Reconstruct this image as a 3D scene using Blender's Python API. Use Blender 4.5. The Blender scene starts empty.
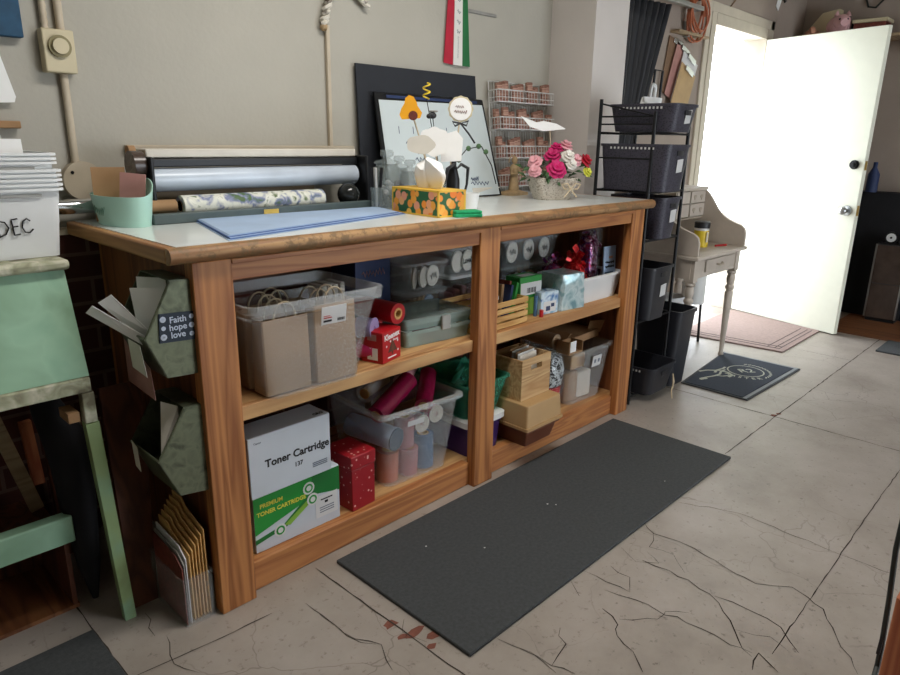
import bpy, math, random
from mathutils import Vector, Matrix, Euler
random.seed(7)
S = bpy.context.scene
COL = S.collection
PI = math.pi
# ------------------------------------------------------------------ camera
cam = bpy.data.objects.new('camera', bpy.data.cameras.new('camera'))
COL.objects.link(cam)
yaw, pitch, roll = -0.8033, 0.2847, 0.0166
fw = Vector((-math.sin(yaw)*math.cos(pitch), math.cos(yaw)*math.cos(pitch), -math.sin(pitch)))
rt = Vector((math.cos(yaw), math.sin(yaw), 0)); up = rt.cross(fw)
r2 = math.cos(roll)*rt + math.sin(roll)*up; u2 = -math.sin(roll)*rt + math.cos(roll)*up
mw = Matrix((r2, u2, -fw)).transposed().to_4x4(); mw.translation = (-.7278, -1.5699, 1.297)
cam.matrix_world = mw
cam.data.sensor_width = 36; cam.data.lens = 679.6/900*36; cam.data.clip_start = .02
S.camera = cam
# ------------------------------------------------------------------ light
S.view_settings.view_transform = 'Standard'; S.view_settings.look = 'None'
S.view_settings.exposure = 0.2; S.view_settings.gamma = 1; S.view_settings.use_curve_mapping = False
S.cycles.use_denoising = True
S.cycles.max_bounces = 10; S.cycles.transparent_max_bounces = 24; S.cycles.caustics_reflective = False; S.cycles.caustics_refractive = False
S.cycles.sample_clamp_indirect = 4.0
W = bpy.data.worlds.new('sky'); S.world = W; W.use_nodes = True
W.node_tree.nodes['Background'].inputs[0].default_value = (.86, .93, 1, 1)
W.node_tree.nodes['Background'].inputs[1].default_value = 5.0
def area(name, loc, target, sx, sy, power, color):
    l = bpy.data.lights.new(name, 'AREA'); l.shape = 'RECTANGLE'; l.size = sx; l.size_y = sy; l.energy = power; l.color = color
    o = bpy.data.objects.new(name, l); COL.objects.link(o); o.location = loc
    o.rotation_euler = (Vector(target)-Vector(loc)).to_track_quat('-Z', 'Y').to_euler()
    return o
area('doorway_daylight', (4.3, .95, 1.15), (3.2, -1.5, .6),   .95, 2.0, 18, (.95, .98, 1))
area('overhead_fill', (.7, -.55, 2.52), (.7, -.5, 0), 1.2, .3, 26, (1, .96, .9))  # added overhead fill light, out of view and without a fixture

# ------------------------------------------------------------------ materials
def lin(h):
    h = h.lstrip('#'); out = []
    for i in (0, 2, 4):
        c = int(h[i:i+2], 16)/255
        out.append(c/12.92 if c <= .04045 else ((c+.055)/1.055)**2.4)
    return tuple(out)+(1,)
def newmat(name):
    m = bpy.data.materials.new(name); m.use_nodes = True
    nt = m.node_tree; return m, nt, nt.nodes['Principled BSDF']
def N(nt, t, **k):
    n = nt.nodes.new(t)
    for a, v in k.items():
        if a in n.inputs: n.inputs[a].default_value = v
        else: setattr(n, a, v)
    return n
def ramp(nt, stops):
    r = nt.nodes.new('ShaderNodeValToRGB'); e = r.color_ramp.elements
    while len(e) < len(stops): e.new(.5)
    for x, (p, c) in zip(e, stops): x.position = p; x.color = c
    return r
def mat(name, col, rough=.6, metal=0, var=.12, scale=14, bump=0, bscale=120, spec=.5, trans=0, coat=0):
    m, nt, b = newmat(name); L = nt.links
    c = lin(col) if isinstance(col, str) else col
    tc = N(nt, 'ShaderNodeTexCoord')
    if var:
        n = N(nt, 'ShaderNodeTexNoise', Scale=scale, Detail=4.0); L.new(tc.outputs['Object'], n.inputs['Vector'])
        d = tuple(x*(1-var) for x in c[:3])+(1,); e = tuple(min(1, x*(1+var)) for x in c[:3])+(1,)
        r = ramp(nt, [(.3, d), (.7, e)]); L.new(n.outputs['Fac'], r.inputs[0]); L.new(r.outputs[0], b.inputs['Base Color'])
    else: b.inputs['Base Color'].default_value = c
    b.inputs['Roughness'].default_value = rough; b.inputs['Metallic'].default_value = metal
    b.inputs['Specular IOR Level'].default_value = spec; b.inputs['Coat Weight'].default_value = coat
    b.inputs['Transmission Weight'].default_value = trans
    if bump:
        n2 = N(nt, 'ShaderNodeTexNoise', Scale=bscale, Detail=3.0); L.new(tc.outputs['Object'], n2.inputs['Vector'])
        bp = N(nt, 'ShaderNodeBump', Strength=bump, Distance=.004); L.new(n2.outputs['Fac'], bp.inputs['Height']); L.new(bp.outputs[0], b.inputs['Normal'])
    return m
def wood(name, c1, c2, axis='x', scale=1.0, rough=.5, wear=None):
    m, nt, b = newmat(name); L = nt.links
    tc = N(nt, 'ShaderNodeTexCoord'); mp = N(nt, 'ShaderNodeMapping')
    s = [9*scale]*3; s['xyz'.index(axis)] = .55*scale; mp.inputs['Scale'].default_value = s
    L.new(tc.outputs['Object'], mp.inputs['Vector'])
    n = N(nt, 'ShaderNodeTexNoise', Scale=1.6, Detail=2.0, Distortion=.6); L.new(mp.outputs[0], n.inputs['Vector'])
    mul = N(nt, 'ShaderNodeMath', operation='MULTIPLY'); mul.inputs[1].default_value = 5.5; L.new(n.outputs['Fac'], mul.inputs[0])
    fr = N(nt, 'ShaderNodeMath', operation='PINGPONG'); fr.inputs[1].default_value = .5; L.new(mul.outputs[0], fr.inputs[0])
    fi = N(nt, 'ShaderNodeTexNoise', Scale=9, Detail=5.0); L.new(mp.outputs[0], fi.inputs['Vector'])
    ad = N(nt, 'ShaderNodeMath', operation='MULTIPLY_ADD'); ad.inputs[1].default_value = .45; L.new(fi.outputs['Fac'], ad.inputs[0]); L.new(fr.outputs[0], ad.inputs[2])
    r = ramp(nt, [(.25, lin(c1)), (.68, lin(c2))]); L.new(ad.outputs[0], r.inputs[0])
    last = r.outputs[0]
    if wear:
        w = N(nt, 'ShaderNodeTexNoise', Scale=22, Detail=6.0, Roughness=.7); L.new(tc.outputs['Object'], w.inputs['Vector'])
        wr = ramp(nt, [(.5, (0, 0, 0, 1)), (.58, (1, 1, 1, 1))]); L.new(w.outputs['Fac'], wr.inputs[0])
        mx = N(nt, 'ShaderNodeMix', data_type='RGBA'); L.new(wr.outputs[0], mx.inputs[0]); L.new(last, mx.inputs[6]); mx.inputs[7].default_value = lin(wear); last = mx.outputs[2]
    L.new(last, b.inputs['Base Color']); b.inputs['Roughness'].default_value = rough
    bp = N(nt, 'ShaderNodeBump', Strength=.25, Distance=.002); L.new(fi.outputs['Fac'], bp.inputs['Height']); L.new(bp.outputs[0], b.inputs['Normal'])
    return m
def clear(name, col, alpha=.35, rough=.25, tint='#ffffff'):
    m, nt, b = newmat(name); L = nt.links
    b.inputs['Base Color'].default_value = lin(col); b.inputs['Roughness'].default_value = rough
    t = N(nt, 'ShaderNodeBsdfTransparent'); t.inputs[0].default_value = lin(tint)
    mx = N(nt, 'ShaderNodeMixShader'); mx.inputs[0].default_value = alpha
    L.new(t.outputs[0], mx.inputs[1]); L.new(b.outputs[0], mx.inputs[2]); L.new(mx.outputs[0], nt.nodes['Material Output'].inputs[0])
    return m
def spotted(name, base, spot, scale=20, lo=.18, hi=.24, rough=.5, base2=None):
    """round spots (voronoi) over a base"""
    m, nt, b = newmat(name); L = nt.links
    tc = N(nt, 'ShaderNodeTexCoord'); v = N(nt, 'ShaderNodeTexVoronoi', Scale=scale); L.new(tc.outputs['Object'], v.inputs['Vector'])
    st = [(lo, lin(spot)), (hi, lin(base))]
    if base2: st.append((min(1, hi+.25), lin(base2)))
    r = ramp(nt, st); L.new(v.outputs['Distance'], r.inputs[0]); L.new(r.outputs[0], b.inputs['Base Color']); b.inputs['Roughness'].default_value = rough
    return m
def patches(name, cols, scale=12, rough=.6, metal=0, bump=0, detail=3.0):
    m, nt, b = newmat(name); L = nt.links
    tc = N(nt, 'ShaderNodeTexCoord'); n = N(nt, 'ShaderNodeTexNoise', Scale=scale, Detail=detail, Distortion=.5); L.new(tc.outputs['Object'], n.inputs['Vector'])
    k = len(cols); r = ramp(nt, [(.32+.36*i/(k-1), lin(c)) for i, c in enumerate(cols)])
    L.new(n.outputs['Fac'], r.inputs[0]); L.new(r.outputs[0], b.inputs['Base Color']); b.inputs['Roughness'].default_value = rough; b.inputs['Metallic'].default_value = metal
    if bump:
        bp = N(nt, 'ShaderNodeBump', Strength=bump, Distance=.006); L.new(n.outputs['Fac'], bp.inputs['Height']); L.new(bp.outputs[0], b.inputs['Normal'])
    return m

def brick_mat():
    m, nt, b = newmat('dark_red_brick'); L = nt.links
    tc = N(nt, 'ShaderNodeTexCoord'); mp = N(nt, 'ShaderNodeMapping'); mp.inputs['Rotation'].default_value = (PI/2, 0, 0)
    L.new(tc.outputs['Object'], mp.inputs['Vector'])
    br = N(nt, 'ShaderNodeTexBrick', Scale=1.0); br.inputs['Color1'].default_value = lin('#5b2f26'); br.inputs['Color2'].default_value = lin('#49251f'); br.inputs['Mortar'].default_value = lin('#6e5349')
    br.inputs['Mortar Size'].default_value = .006; br.inputs['Brick Width'].default_value = .22; br.inputs['Row Height'].default_value = .078
    L.new(mp.outputs[0], br.inputs['Vector']); L.new(br.outputs['Color'], b.inputs['Base Color']); b.inputs['Roughness'].default_value = .85
    return m
def floor_mat():
    m, nt, b = newmat('stained_concrete'); L = nt.links
    tc = N(nt, 'ShaderNodeTexCoord')
    n = N(nt, 'ShaderNodeTexNoise', Scale=1.7, Detail=6.0, Roughness=.62); L.new(tc.outputs['Object'], n.inputs['Vector'])
    r = ramp(nt, [(.3, lin('#897f77')), (.5, lin('#a1988f')), (.72, lin('#b1a8a1'))]); L.new(n.outputs['Fac'], r.inputs[0])
    f = N(nt, 'ShaderNodeTexNoise', Scale=38, Detail=6.0, Roughness=.7); L.new(tc.outputs['Object'], f.inputs['Vector'])
    fr = ramp(nt, [(.28, lin('#8a8077')), (.42, (1, 1, 1, 1))]); L.new(f.outputs['Fac'], fr.inputs[0])
    mx = N(nt, 'ShaderNodeMix', data_type='RGBA', blend_type='MULTIPLY'); mx.inputs[0].default_value = .75; L.new(r.outputs[0], mx.inputs[6]); L.new(fr.outputs[0], mx.inputs[7])
    # hairline map cracks in patches
    d = N(nt, 'ShaderNodeTexNoise', Scale=3.5, Detail=4.0); L.new(tc.outputs['Object'], d.inputs['Vector'])
    av = N(nt, 'ShaderNodeMix', data_type='RGBA'); av.inputs[0].default_value = .22; L.new(tc.outputs['Object'], av.inputs[6]); L.new(d.outputs['Color'], av.inputs[7])
    v = N(nt, 'ShaderNodeTexVoronoi', feature='DISTANCE_TO_EDGE', Scale=4.6); L.new(av.outputs[2], v.inputs['Vector'])
    vr = ramp(nt, [(.002, (1, 1, 1, 1)), (.008, (0, 0, 0, 1))]); L.new(v.outputs['Distance'], vr.inputs[0])
    k = N(nt, 'ShaderNodeTexNoise', Scale=.9, Detail=3.0); L.new(tc.outputs['Object'], k.inputs['Vector'])
    kr = ramp(nt, [(.5, (0, 0, 0, 1)), (.62, (.5, .5, .5, 1))]); L.new(k.outputs['Fac'], kr.inputs[0])
    mm = N(nt, 'ShaderNodeMath', operation='MULTIPLY'); L.new(vr.outputs[0], mm.inputs[0]); L.new(kr.outputs[0], mm.inputs[1])
    m2 = N(nt, 'ShaderNodeMix', data_type='RGBA'); L.new(mm.outputs[0], m2.inputs[0]); L.new(mx.outputs[2], m2.inputs[6]); m2.inputs[7].default_value = lin('#5a5048')
    L.new(m2.outputs[2], b.inputs['Base Color'])
    rr = ramp(nt, [(.3, (.34,)*3+(1,)), (.7, (.52,)*3+(1,))]); L.new(f.outputs['Fac'], rr.inputs[0]); L.new(rr.outputs[0], b.inputs['Roughness'])
    bp = N(nt, 'ShaderNodeBump', Strength=.12, Distance=.004); L.new(f.outputs['Fac'], bp.inputs['Height']); L.new(bp.outputs[0], b.inputs['Normal'])
    return m

M = {}
M['plaster'] = mat('wall_plaster', '#b1ada2', .8, var=.05, scale=3, bump=.25, bscale=60)
M['plaster_pier'] = mat('pier_plaster', '#d6cfca', .75, var=.05, scale=3, bump=.2, bscale=60)
M['plaster_warm'] = mat('door_wall_plaster', '#a3958a', .85, var=.08, scale=3, bump=.25, bscale=40)
M['brick'] = brick_mat(); M['floor'] = floor_mat()
M['ceil'] = mat('ceiling_paint', '#b9b3a8', .9, var=.04)
M['crack'] = mat('crack_dirt', '#3b332d', .95, var=.2, scale=60)
M['redpaint'] = mat('red_paint_fleck', '#7c4a3c', .8, var=.2, scale=50)
M['brownfloor'] = wood('brown_floor_boards', '#6a4028', '#8a5a38', 'y', 1, .45)
M['outdoor'] = mat('outdoor_concrete', '#d8d6d0', .9, var=.05)
M['pine_z'] = wood('orange_pine_upright', '#8f562c', '#bd7f49', 'z'); M['pine_x'] = wood('orange_pine_rail', '#9d6137', '#ba7e4a', 'x')
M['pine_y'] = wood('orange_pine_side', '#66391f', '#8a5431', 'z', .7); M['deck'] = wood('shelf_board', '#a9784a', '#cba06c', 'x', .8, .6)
M['nosing'] = wood('worn_counter_nosing', '#8d6440', '#ac865a', 'x', 1.3, .55, '#7d6140')
M['nosing_y'] = wood('counter_side_nosing', '#96683f', '#b88a58', 'y', 1.2, .5)
M['laminate'] = mat('white_laminate', '#e6ebe9', .2, var=.03, scale=5, spec=.6)
M['darkpanel'] = wood('dark_reddish_board', '#4f2c1d', '#6b3d28', 'z', .8, .6)
M['rubber'] = mat('black_rubber', '#404345', .85, var=.18, scale=90, bump=.35, bscale=260)
M['black'] = mat('black_plastic', '#1d1e22', .45, var=.1); M['blackmetal'] = mat('black_metal', '#17181b', .4, var=.1, metal=.3)
M['blackfoam'] = mat('black_foam_board', '#24272e', .8, var=.08); M['navy'] = mat('navy_print', '#22335c', .6)
M['white'] = mat('white_plastic', '#e4e6e6', .4, var=.02); M['paper'] = mat('white_paper', '#f6f6f5', .75, var=.03); M['offwhite'] = mat('offwhite_paint', '#d8d2c6', .6, var=.06)
M['ink'] = mat('black_ink', '#15151a', .7, var=0); M['greyink'] = mat('grey_ink', '#6d7480', .7, var=0); M['whiteink'] = mat('white_ink', '#eef0f0', .7, var=0); M['yellowink'] = mat('yellow_ink', '#d6d048', .6, var=0)
M['kraft'] = mat('kraft_paper', '#a78c70', .8, var=.06, scale=8); M['card'] = mat('corrugated_card', '#a17d58', .8, var=.08); M['manila'] = mat('manila_card', '#d3a868', .75, var=.06)
M['cond'] = mat('cream_conduit_paint', '#c0b39e', .55, var=.06); M['cream'] = mat('cream_enamel', '#cbbf9f', .45, var=.04)
M['steel'] = mat('brushed_steel', '#b5b8ba', .3, 1, var=.08, scale=30); M['chrome'] = mat('chrome', '#cfd2d4', .15, 1, var=0)
M['galv'] = patches('galvanised_sheet', ['#4c5141', '#6d725c', '#5b604d'], 26, .45, .55, .1)
M['mint'] = mat('mint_plastic', '#b6e0d2', .4, var=.02); M['green_paint'] = patches('chipped_green_paint', ['#8db79a', '#9cc3a6', '#87ab8d'], 6, .6, 0, .1)
M['chip'] = patches('chipped_grey_paint', ['#6f6a55', '#a7a88d', '#d4d0bd'], 22, .8, 0, .2)
M['green_edge'] = patches('green_painted_leg', ['#7f8f5c', '#93ab78', '#86b196'], 5, .6)
M['box_red'] = spotted('red_dotted_paper', '#9a1520', '#e6b9ae', 46, .14, .2, .4)
M['red'] = mat('red_print', '#b3141d', .4, var=.06); M['redsat'] = mat('red_satin', '#b0101c', .3, var=.15, scale=30)
M['green'] = mat('green_print', '#1f8f34', .45, var=.04); M['dkgreen'] = mat('dark_green_print', '#14702c', .45, var=.04); M['lime'] = mat('lime_print', '#7fae3a', .5)
M['toner'] = mat('pale_grey_blue_card', '#c3cad3', .6, var=.02)
M['plastic'] = clear('frosted_clear_plastic', '#d4d6d6', .15, .3); M['plastic_rim'] = clear('clear_plastic_rim', '#e2e6e8', .3, .25)
M['glass'] = clear('clear_glass', '#a4b0b0', .28, .05); M['plastic_thin'] = clear('thin_clear_plastic', '#cfd8d8', .09, .2); M['acrylic'] = clear('clear_acrylic', '#cfd6d8', .1, .08)
M['tealplastic'] = clear('teal_clear_plastic', '#4fa58c', .38, .3, '#bfe8da'); M['purple'] = clear('purple_clear_plastic', '#5b3f86', .55, .3, '#b9a0e0')
M['cello'] = clear('crinkled_cellophane', '#e8eef0', .07, .1)
M['organizer'] = clear('green_tinted_plastic', '#d0dedb', .34, .15, '#e4f2ee')
M['magenta'] = mat('magenta_ribbon', '#8d1440', .25, var=.15, scale=40); M['pink'] = mat('pink_ribbon', '#d0306f', .5); M['lilac'] = mat('lilac_ribbon', '#a498c8', .5)
M['orange'] = mat('orange_tulle', '#c4694a', .7); M['blue'] = mat('blue_tulle', '#4a6f94', .6); M['rose'] = mat('rose_tulle', '#b57f86', .7); M['lid_blue'] = mat('dark_blue_cap', '#28435c', .5)
M['woodlight'] = wood('light_slat_wood', '#b98a4c', '#d8b070', 'x', 1.5, .6); M['woodcrate'] = wood('pale_crate_wood', '#b28a5c', '#cfae80', 'x', 1.2, .6)
M['tan'] = mat('tan_plastic', '#b79568', .5, var=.03); M['brown'] = mat('brown_plastic', '#6b3c28', .45, var=.05)
M['foil'] = patches('crinkled_teal_foil', ['#8fb4bb', '#cfdfe2', '#a8c6cc', '#6f98a3'], 18, .3, .3, .8)
M['blue_print'] = patches('blue_white_print', ['#2f6ca8', '#cfe0ea', '#7fb0d0'], 24, .5)
M['sequin'] = patches('purple_foil_shreds', ['#3a0f2a', '#8f2040', '#402868', '#e0a0b0'], 45, .15, .6, .8)
M['tinsel'] = patches('red_tinsel_foil', ['#7d0610', '#d01420', '#ff5a50'], 60, .2, .4, .8)
M['bw'] = patches('black_white_shreds', ['#101218', '#2a2e36', '#d4dce0', '#20242c'], 60, .3, .2, .5)
M['gift_floral'] = patches('floral_gift_wrap', ['#5d6f45', '#e6e6da', '#d8d9cc', '#7e86a8', '#4e6a3e'], 22, .5)
M['fruit'] = spotted('citrus_tissue_box', '#1f5c2e', '#ee8a22', 36, .56, .64, .5, '#2c7436')
_nt = M['fruit'].node_tree; _v = next(n for n in _nt.nodes if n.type == 'TEX_VORONOI'); _rs = [n for n in _nt.nodes if n.type == 'VALTORGB'][0]
_h = ramp(_nt, [(.2, lin('#f0a030')), (.45, lin('#ef7d1e')), (.7, lin('#f4c24a')), (.9, lin('#e89a78'))]); _sp = N(_nt, 'ShaderNodeSeparateColor'); _nt.links.new(_v.outputs['Color'], _sp.inputs[0]); _nt.links.new(_sp.outputs[0], _h.inputs[0])
_st = ramp(_nt, [(.54, (1, 1, 1, 1)), (.60, (0, 0, 0, 1))]); _nt.links.new(_v.outputs['Distance'], _st.inputs[0]); _mx = N(_nt, 'ShaderNodeMix', data_type='RGBA'); _nt.links.new(_st.outputs[0], _mx.inputs[0]); _mx.inputs[6].default_value = lin('#1f5c2e'); _nt.links.new(_h.outputs[0], _mx.inputs[7]); _nt.links.new(_mx.outputs[2], _nt.nodes['Principled BSDF'].inputs['Base Color'])
M['fruit_edge'] = mat('yellow_box_edge', '#e8b93c', .5)
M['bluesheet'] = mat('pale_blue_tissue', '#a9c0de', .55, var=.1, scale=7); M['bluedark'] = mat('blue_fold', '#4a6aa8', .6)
M['sponge'] = mat('green_scourer', '#1c9c64', .9, var=.12, scale=90, bump=.5)
M['wicker'] = patches('whitewashed_wicker', ['#7e7467', '#c9c0b2', '#aea294'], 110, .8, 0, .6)
M['leaf'] = mat('dark_leaf', '#3c5c34', .6, var=.25); M['fl_mag'] = mat('magenta_petals', '#c41c68', .6, var=.2); M['fl_pink'] = mat('pale_pink_petals', '#e4a8b0', .6, var=.1)
M['fl_white'] = mat('white_petals', '#e6e2da', .6); M['fl_red'] = mat('red_petals', '#b81c34', .6, var=.15); M['fl_yel'] = mat('yellow_petals', '#cfd04a', .6)
M['resin'] = mat('tan_resin', '#a98f6a', .6, var=.2, scale=40); M['twine'] = mat('natural_twine', '#cdbb9d', .8)
M['yellow'] = mat('yellow_foam', '#f0a818', .6, var=.08); M['wire'] = mat('white_coated_wire', '#d2d2d0', .45, var=0)
M['stampwood'] = wood('stamp_wood', '#7e5546', '#b48e7c', 'x', 3, .7)
M['zebra'] = patches('striped_cord', ['#e6e0d2', '#3c3024'], 34, .8); M['ltgrey'] = mat('light_grey_metal', '#9b9a95', .5, .3)
M['flag_red'] = mat('red_ribbon_satin', '#b81d38', .4); M['flag_white'] = mat('white_ribbon_satin', '#e6e4df', .4, var=.02); M['flag_green'] = mat('green_ribbon_satin', '#1d6b3a', .4)
M['basket'] = spotted('charcoal_woven_plastic', '#3c3a47', '#23222b', 120, .25, .5, .5); M['label'] = mat('white_label', '#d4d4d4', .6, var=.02)
M['curtain'] = mat('navy_vinyl', '#22252c', .55, var=.15, scale=6); M['bin'] = mat('black_bin_plastic', '#23252c', .4, var=.1)
M['desk'] = mat('greige_desk_paint', '#c3b8ac', .55, var=.06); M['desk_in'] = mat('desk_inner_paint', '#b0a493', .6, var=.06)
M['door'] = mat('cream_door_paint', '#e6e8d8', .4, var=.02); M['frame'] = mat('door_frame_paint', '#c9bfae', .6, var=.05)
M['mat_beige'] = mat('beige_door_mat', '#94807a', .95, var=.1, scale=60, bump=.3); M['mat_line'] = mat('mat_stripe', '#4a3d3c', .95, var=0)
M['mat_navy'] = mat('navy_door_mat', '#2d3543', .95, var=.15, scale=80, bump=.3); M['mat_logo'] = mat('pale_mat_logo', '#b9bcae', .95, var=.08, scale=80); M['mat_edge'] = mat('grey_mat_edge', '#8d9296', .9)
M['cordorange'] = mat('orange_cord', '#b0603c', .55); M['clipwood'] = mat('hardboard', '#7d6048', .6, var=.1); M['cliptan'] = mat('tan_hardboard', '#b8986a', .6, var=.08); M['clippink'] = mat('pink_clipboard', '#b08078', .6)
M['pig'] = mat('pink_ceramic', '#d7a9ab', .45); M['peach'] = mat('peach_plastic', '#c98f74', .5)
M['tinted'] = mat('smoked_brown_panel', '#4a3d36', .25, var=.25, scale=12); M['canlabel'] = mat('yellow_can_label', '#e6c832', .45)
M['dkcloth'] = mat('black_cloth', '#141418', .9, var=.2); M['greencable'] = mat('dark_green_cable', '#232a28', .5)
M['eva'] = mat('blue_canvas', '#1f4a68', .7, var=.2, scale=30); M['brass'] = mat('brass', '#c0a050', .35, .8); M['amber'] = mat('amber_contents', '#6e3024', .6, var=.3, scale=60)
M['orangeleg'] = wood('orange_table_leg', '#a5583a', '#c27850', 'z', 1, .55); M['ltwood'] = wood('tan_board', '#9a8468', '#b59f80', 'x', 1, .6)

# ------------------------------------------------------------------ geometry helpers
class MB:
    def __init__(s): s.v = []; s.f = []; s.m = []
    def add(s, vs, fs, m=0, T=None):
        o = len(s.v)
        for p in vs:
            p = Vector(p); s.v.append(tuple(T @ p) if T is not None else tuple(p))
        for f in fs: s.f.append(tuple(i+o for i in f)); s.m.append(m)
        return s
    def box(s, x0, x1, y0, y1, z0, z1, m=0, T=None):
        vs = [(x, y, z) for z in (z0, z1) for y in (y0, y1) for x in (x0, x1)]
        return s.add(vs, [(0, 2, 3, 1), (4, 5, 7, 6), (0, 1, 5, 4), (2, 6, 7, 3), (0, 4, 6, 2), (1, 3, 7, 5)], m, T)
    def cbox(s, c, d, rot=(0, 0, 0), m=0):
        T = Matrix.Translation(c) @ Euler(rot).to_matrix().to_4x4()
        return s.box(-d[0]/2, d[0]/2, -d[1]/2, d[1]/2, -d[2]/2, d[2]/2, m, T)
    def loft(s, rings, m=0, cap0=True, cap1=True, closed=False, T=None):
        n = len(rings[0]); vs = [p for r in rings for p in r]; fs = []
        K = len(rings)
        for k in range(K if closed else K-1):
            a = k*n; b = ((k+1) % K)*n
            for i in range(n): j = (i+1) % n; fs.append((a+i, a+j, b+j, b+i))
        if not closed:
            if cap0: fs.append(tuple(range(n-1, -1, -1)))
            if cap1: fs.append(tuple((K-1)*n+i for i in range(n)))
        return s.add(vs, fs, m, T)
    def prism(s, pts, axis, a, b, m=0, T=None):
        def P(u, v, w): return {'x': (w, u, v), 'y': (u, w, v), 'z': (u, v, w)}[axis]
        return s.loft([[P(u, v, a) for u, v in pts], [P(u, v, b) for u, v in pts]], m, T=T)
    def lathe(s, prof, n=24, c=(0, 0, 0), m=0, T=None, sx=1, sy=1):
        rings = [[(c[0]+sx*r*math.cos(2*PI*i/n), c[1]+sy*r*math.sin(2*PI*i/n), c[2]+z) for i in range(n)] for r, z in prof]
        return s.loft(rings, m, T=T)
    def cyl(s, p, q, r, n=16, m=0, r2=None): return s.tube([p, q], [r, r if r2 is None else r2], n, m)
    def tube(s, path, r, n=8, m=0, closed=False):
        P = [Vector(p) for p in path]; K = len(P); rings = []; prev = None
        for k in range(K):
            if closed: t = P[(k+1) % K]-P[k-1]
            else: t = P[min(k+1, K-1)]-P[max(k-1, 0)]
            t.normalize()
            if prev is None:
                a = Vector((0, 0, 1)) if abs(t.z) < .9 else Vector((1, 0, 0)); u = t.cross(a).normalized()
            else: u = (prev-t*prev.dot(t)).normalized()
            prev = u; w = t.cross(u); rr = r[k] if isinstance(r, (list, tuple)) else r
            rings.append([tuple(P[k]+rr*(math.cos(2*PI*i/n)*u+math.sin(2*PI*i/n)*w)) for i in range(n)])
        return s.loft(rings, m, closed=closed)
    def ball(s, c, r, n=14, m=0, T=None):
        r = (r, r, r) if not isinstance(r, (list, tuple)) else r; k = max(6, n//2)
        rings = []
        for j in range(1, k):
            a = -PI/2+PI*j/k
            rings.append([(c[0]+r[0]*math.cos(a)*math.cos(2*PI*i/n), c[1]+r[1]*math.cos(a)*math.sin(2*PI*i/n), c[2]+r[2]*math.sin(a)) for i in range(n)])
        o = len(rings); vs = [p for q in rings for p in q]+[(c[0], c[1], c[2]-r[2]), (c[0], c[1], c[2]+r[2])]; fs = []
        for k2 in range(o-1):
            for i in range(n): j = (i+1) % n; fs.append((k2*n+i, k2*n+j, k2*n+n+j, k2*n+n+i))
        for i in range(n): j = (i+1) % n; fs.append((o*n, j, i)); fs.append((o*n+1, (o-1)*n+i, (o-1)*n+j))
        return s.add(vs, fs, m, T)
    def slab(s, pts, d, m=0):
        """a planar polygon thickened by vector d"""
        d = Vector(d); return s.loft([[tuple(Vector(p)) for p in pts], [tuple(Vector(p)+d) for p in pts]], m)
    def text(s, txt, size, T, m=0, bold=0, align='CENTER', depth=.0004):
        cu = bpy.data.curves.new('t', 'FONT'); cu.body = txt; cu.size = size; cu.align_x = align; cu.align_y = 'CENTER'; cu.offset = bold; cu.extrude = depth; cu.resolution_u = 3
        o = bpy.data.objects.new('t', cu); me = o.to_mesh()
        s.add([v.co.copy() for v in me.vertices], [tuple(p.vertices) for p in me.polygons], m, T)
        o.to_mesh_clear(); bpy.data.objects.remove(o); bpy.data.curves.remove(cu); return s
def rrect(w, d, r, z, n=4, cx=0, cy=0):
    out = []
    for sx, sy, a0 in ((1, 1, 0), (-1, 1, PI/2), (-1, -1, PI), (1, -1, 3*PI/2)):
        for i in range(n+1):
            a = a0+PI/2*i/n; out.append((cx+sx*(w/2-r)+r*math.cos(a), cy+sy*(d/2-r)+r*math.sin(a), z))
    return out
def tub(mb, w0, d0, w1, d1, h, t=.003, r=.02, rim=.01, rimh=.012, m=0, mr=None, z0=0, c=(0, 0)):
    mr = m if mr is None else mr; q = lambda w, d, z, k=0: rrect(w-2*k, d-2*k, max(.002, r-k), z, cx=c[0], cy=c[1])
    mb.loft([q(w0, d0, z0), q(w1, d1, z0+h)], m, cap0=True, cap1=False)
    mb.loft([q(w1, d1, z0+h-rimh), q(w1+2*rim, d1+2*rim, z0+h-rimh), q(w1+2*rim, d1+2*rim, z0+h), q(w1-2*t, d1-2*t, z0+h)], mr, cap0=False, cap1=False)
    mb.loft([q(w1-2*t, d1-2*t, z0+h), q(w0-2*t, d0-2*t, z0+t)], m, cap0=False, cap1=True)
    return mb
def squig(mb, T, w, h, n=5, r=.0008, m=0, seed=1):
    g = random.Random(seed); P = [(-w/2, 0)]
    for i in range(1, n*3): P.append((-w/2+w*i/(n*3-1), h*(g.uniform(.2, .5) if i % 2 else -g.uniform(.2, .5))))
    return mb.tube([tuple(T @ Vector((x, y, 0))) for x, y in P], r, 5, m)
FRONT = lambda x, y, z: Matrix.Translation((x, y, z)) @ Euler((PI/2, 0, 0)).to_matrix().to_4x4()      # text facing -Y
LEFT = lambda x, y, z: Matrix.Translation((x, y, z)) @ Euler((PI/2, 0, -PI/2)).to_matrix().to_4x4()    # text facing -X
UP = lambda x, y, z, a=0: Matrix.Translation((x, y, z)) @ Euler((0, 0, a)).to_matrix().to_4x4()
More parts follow.
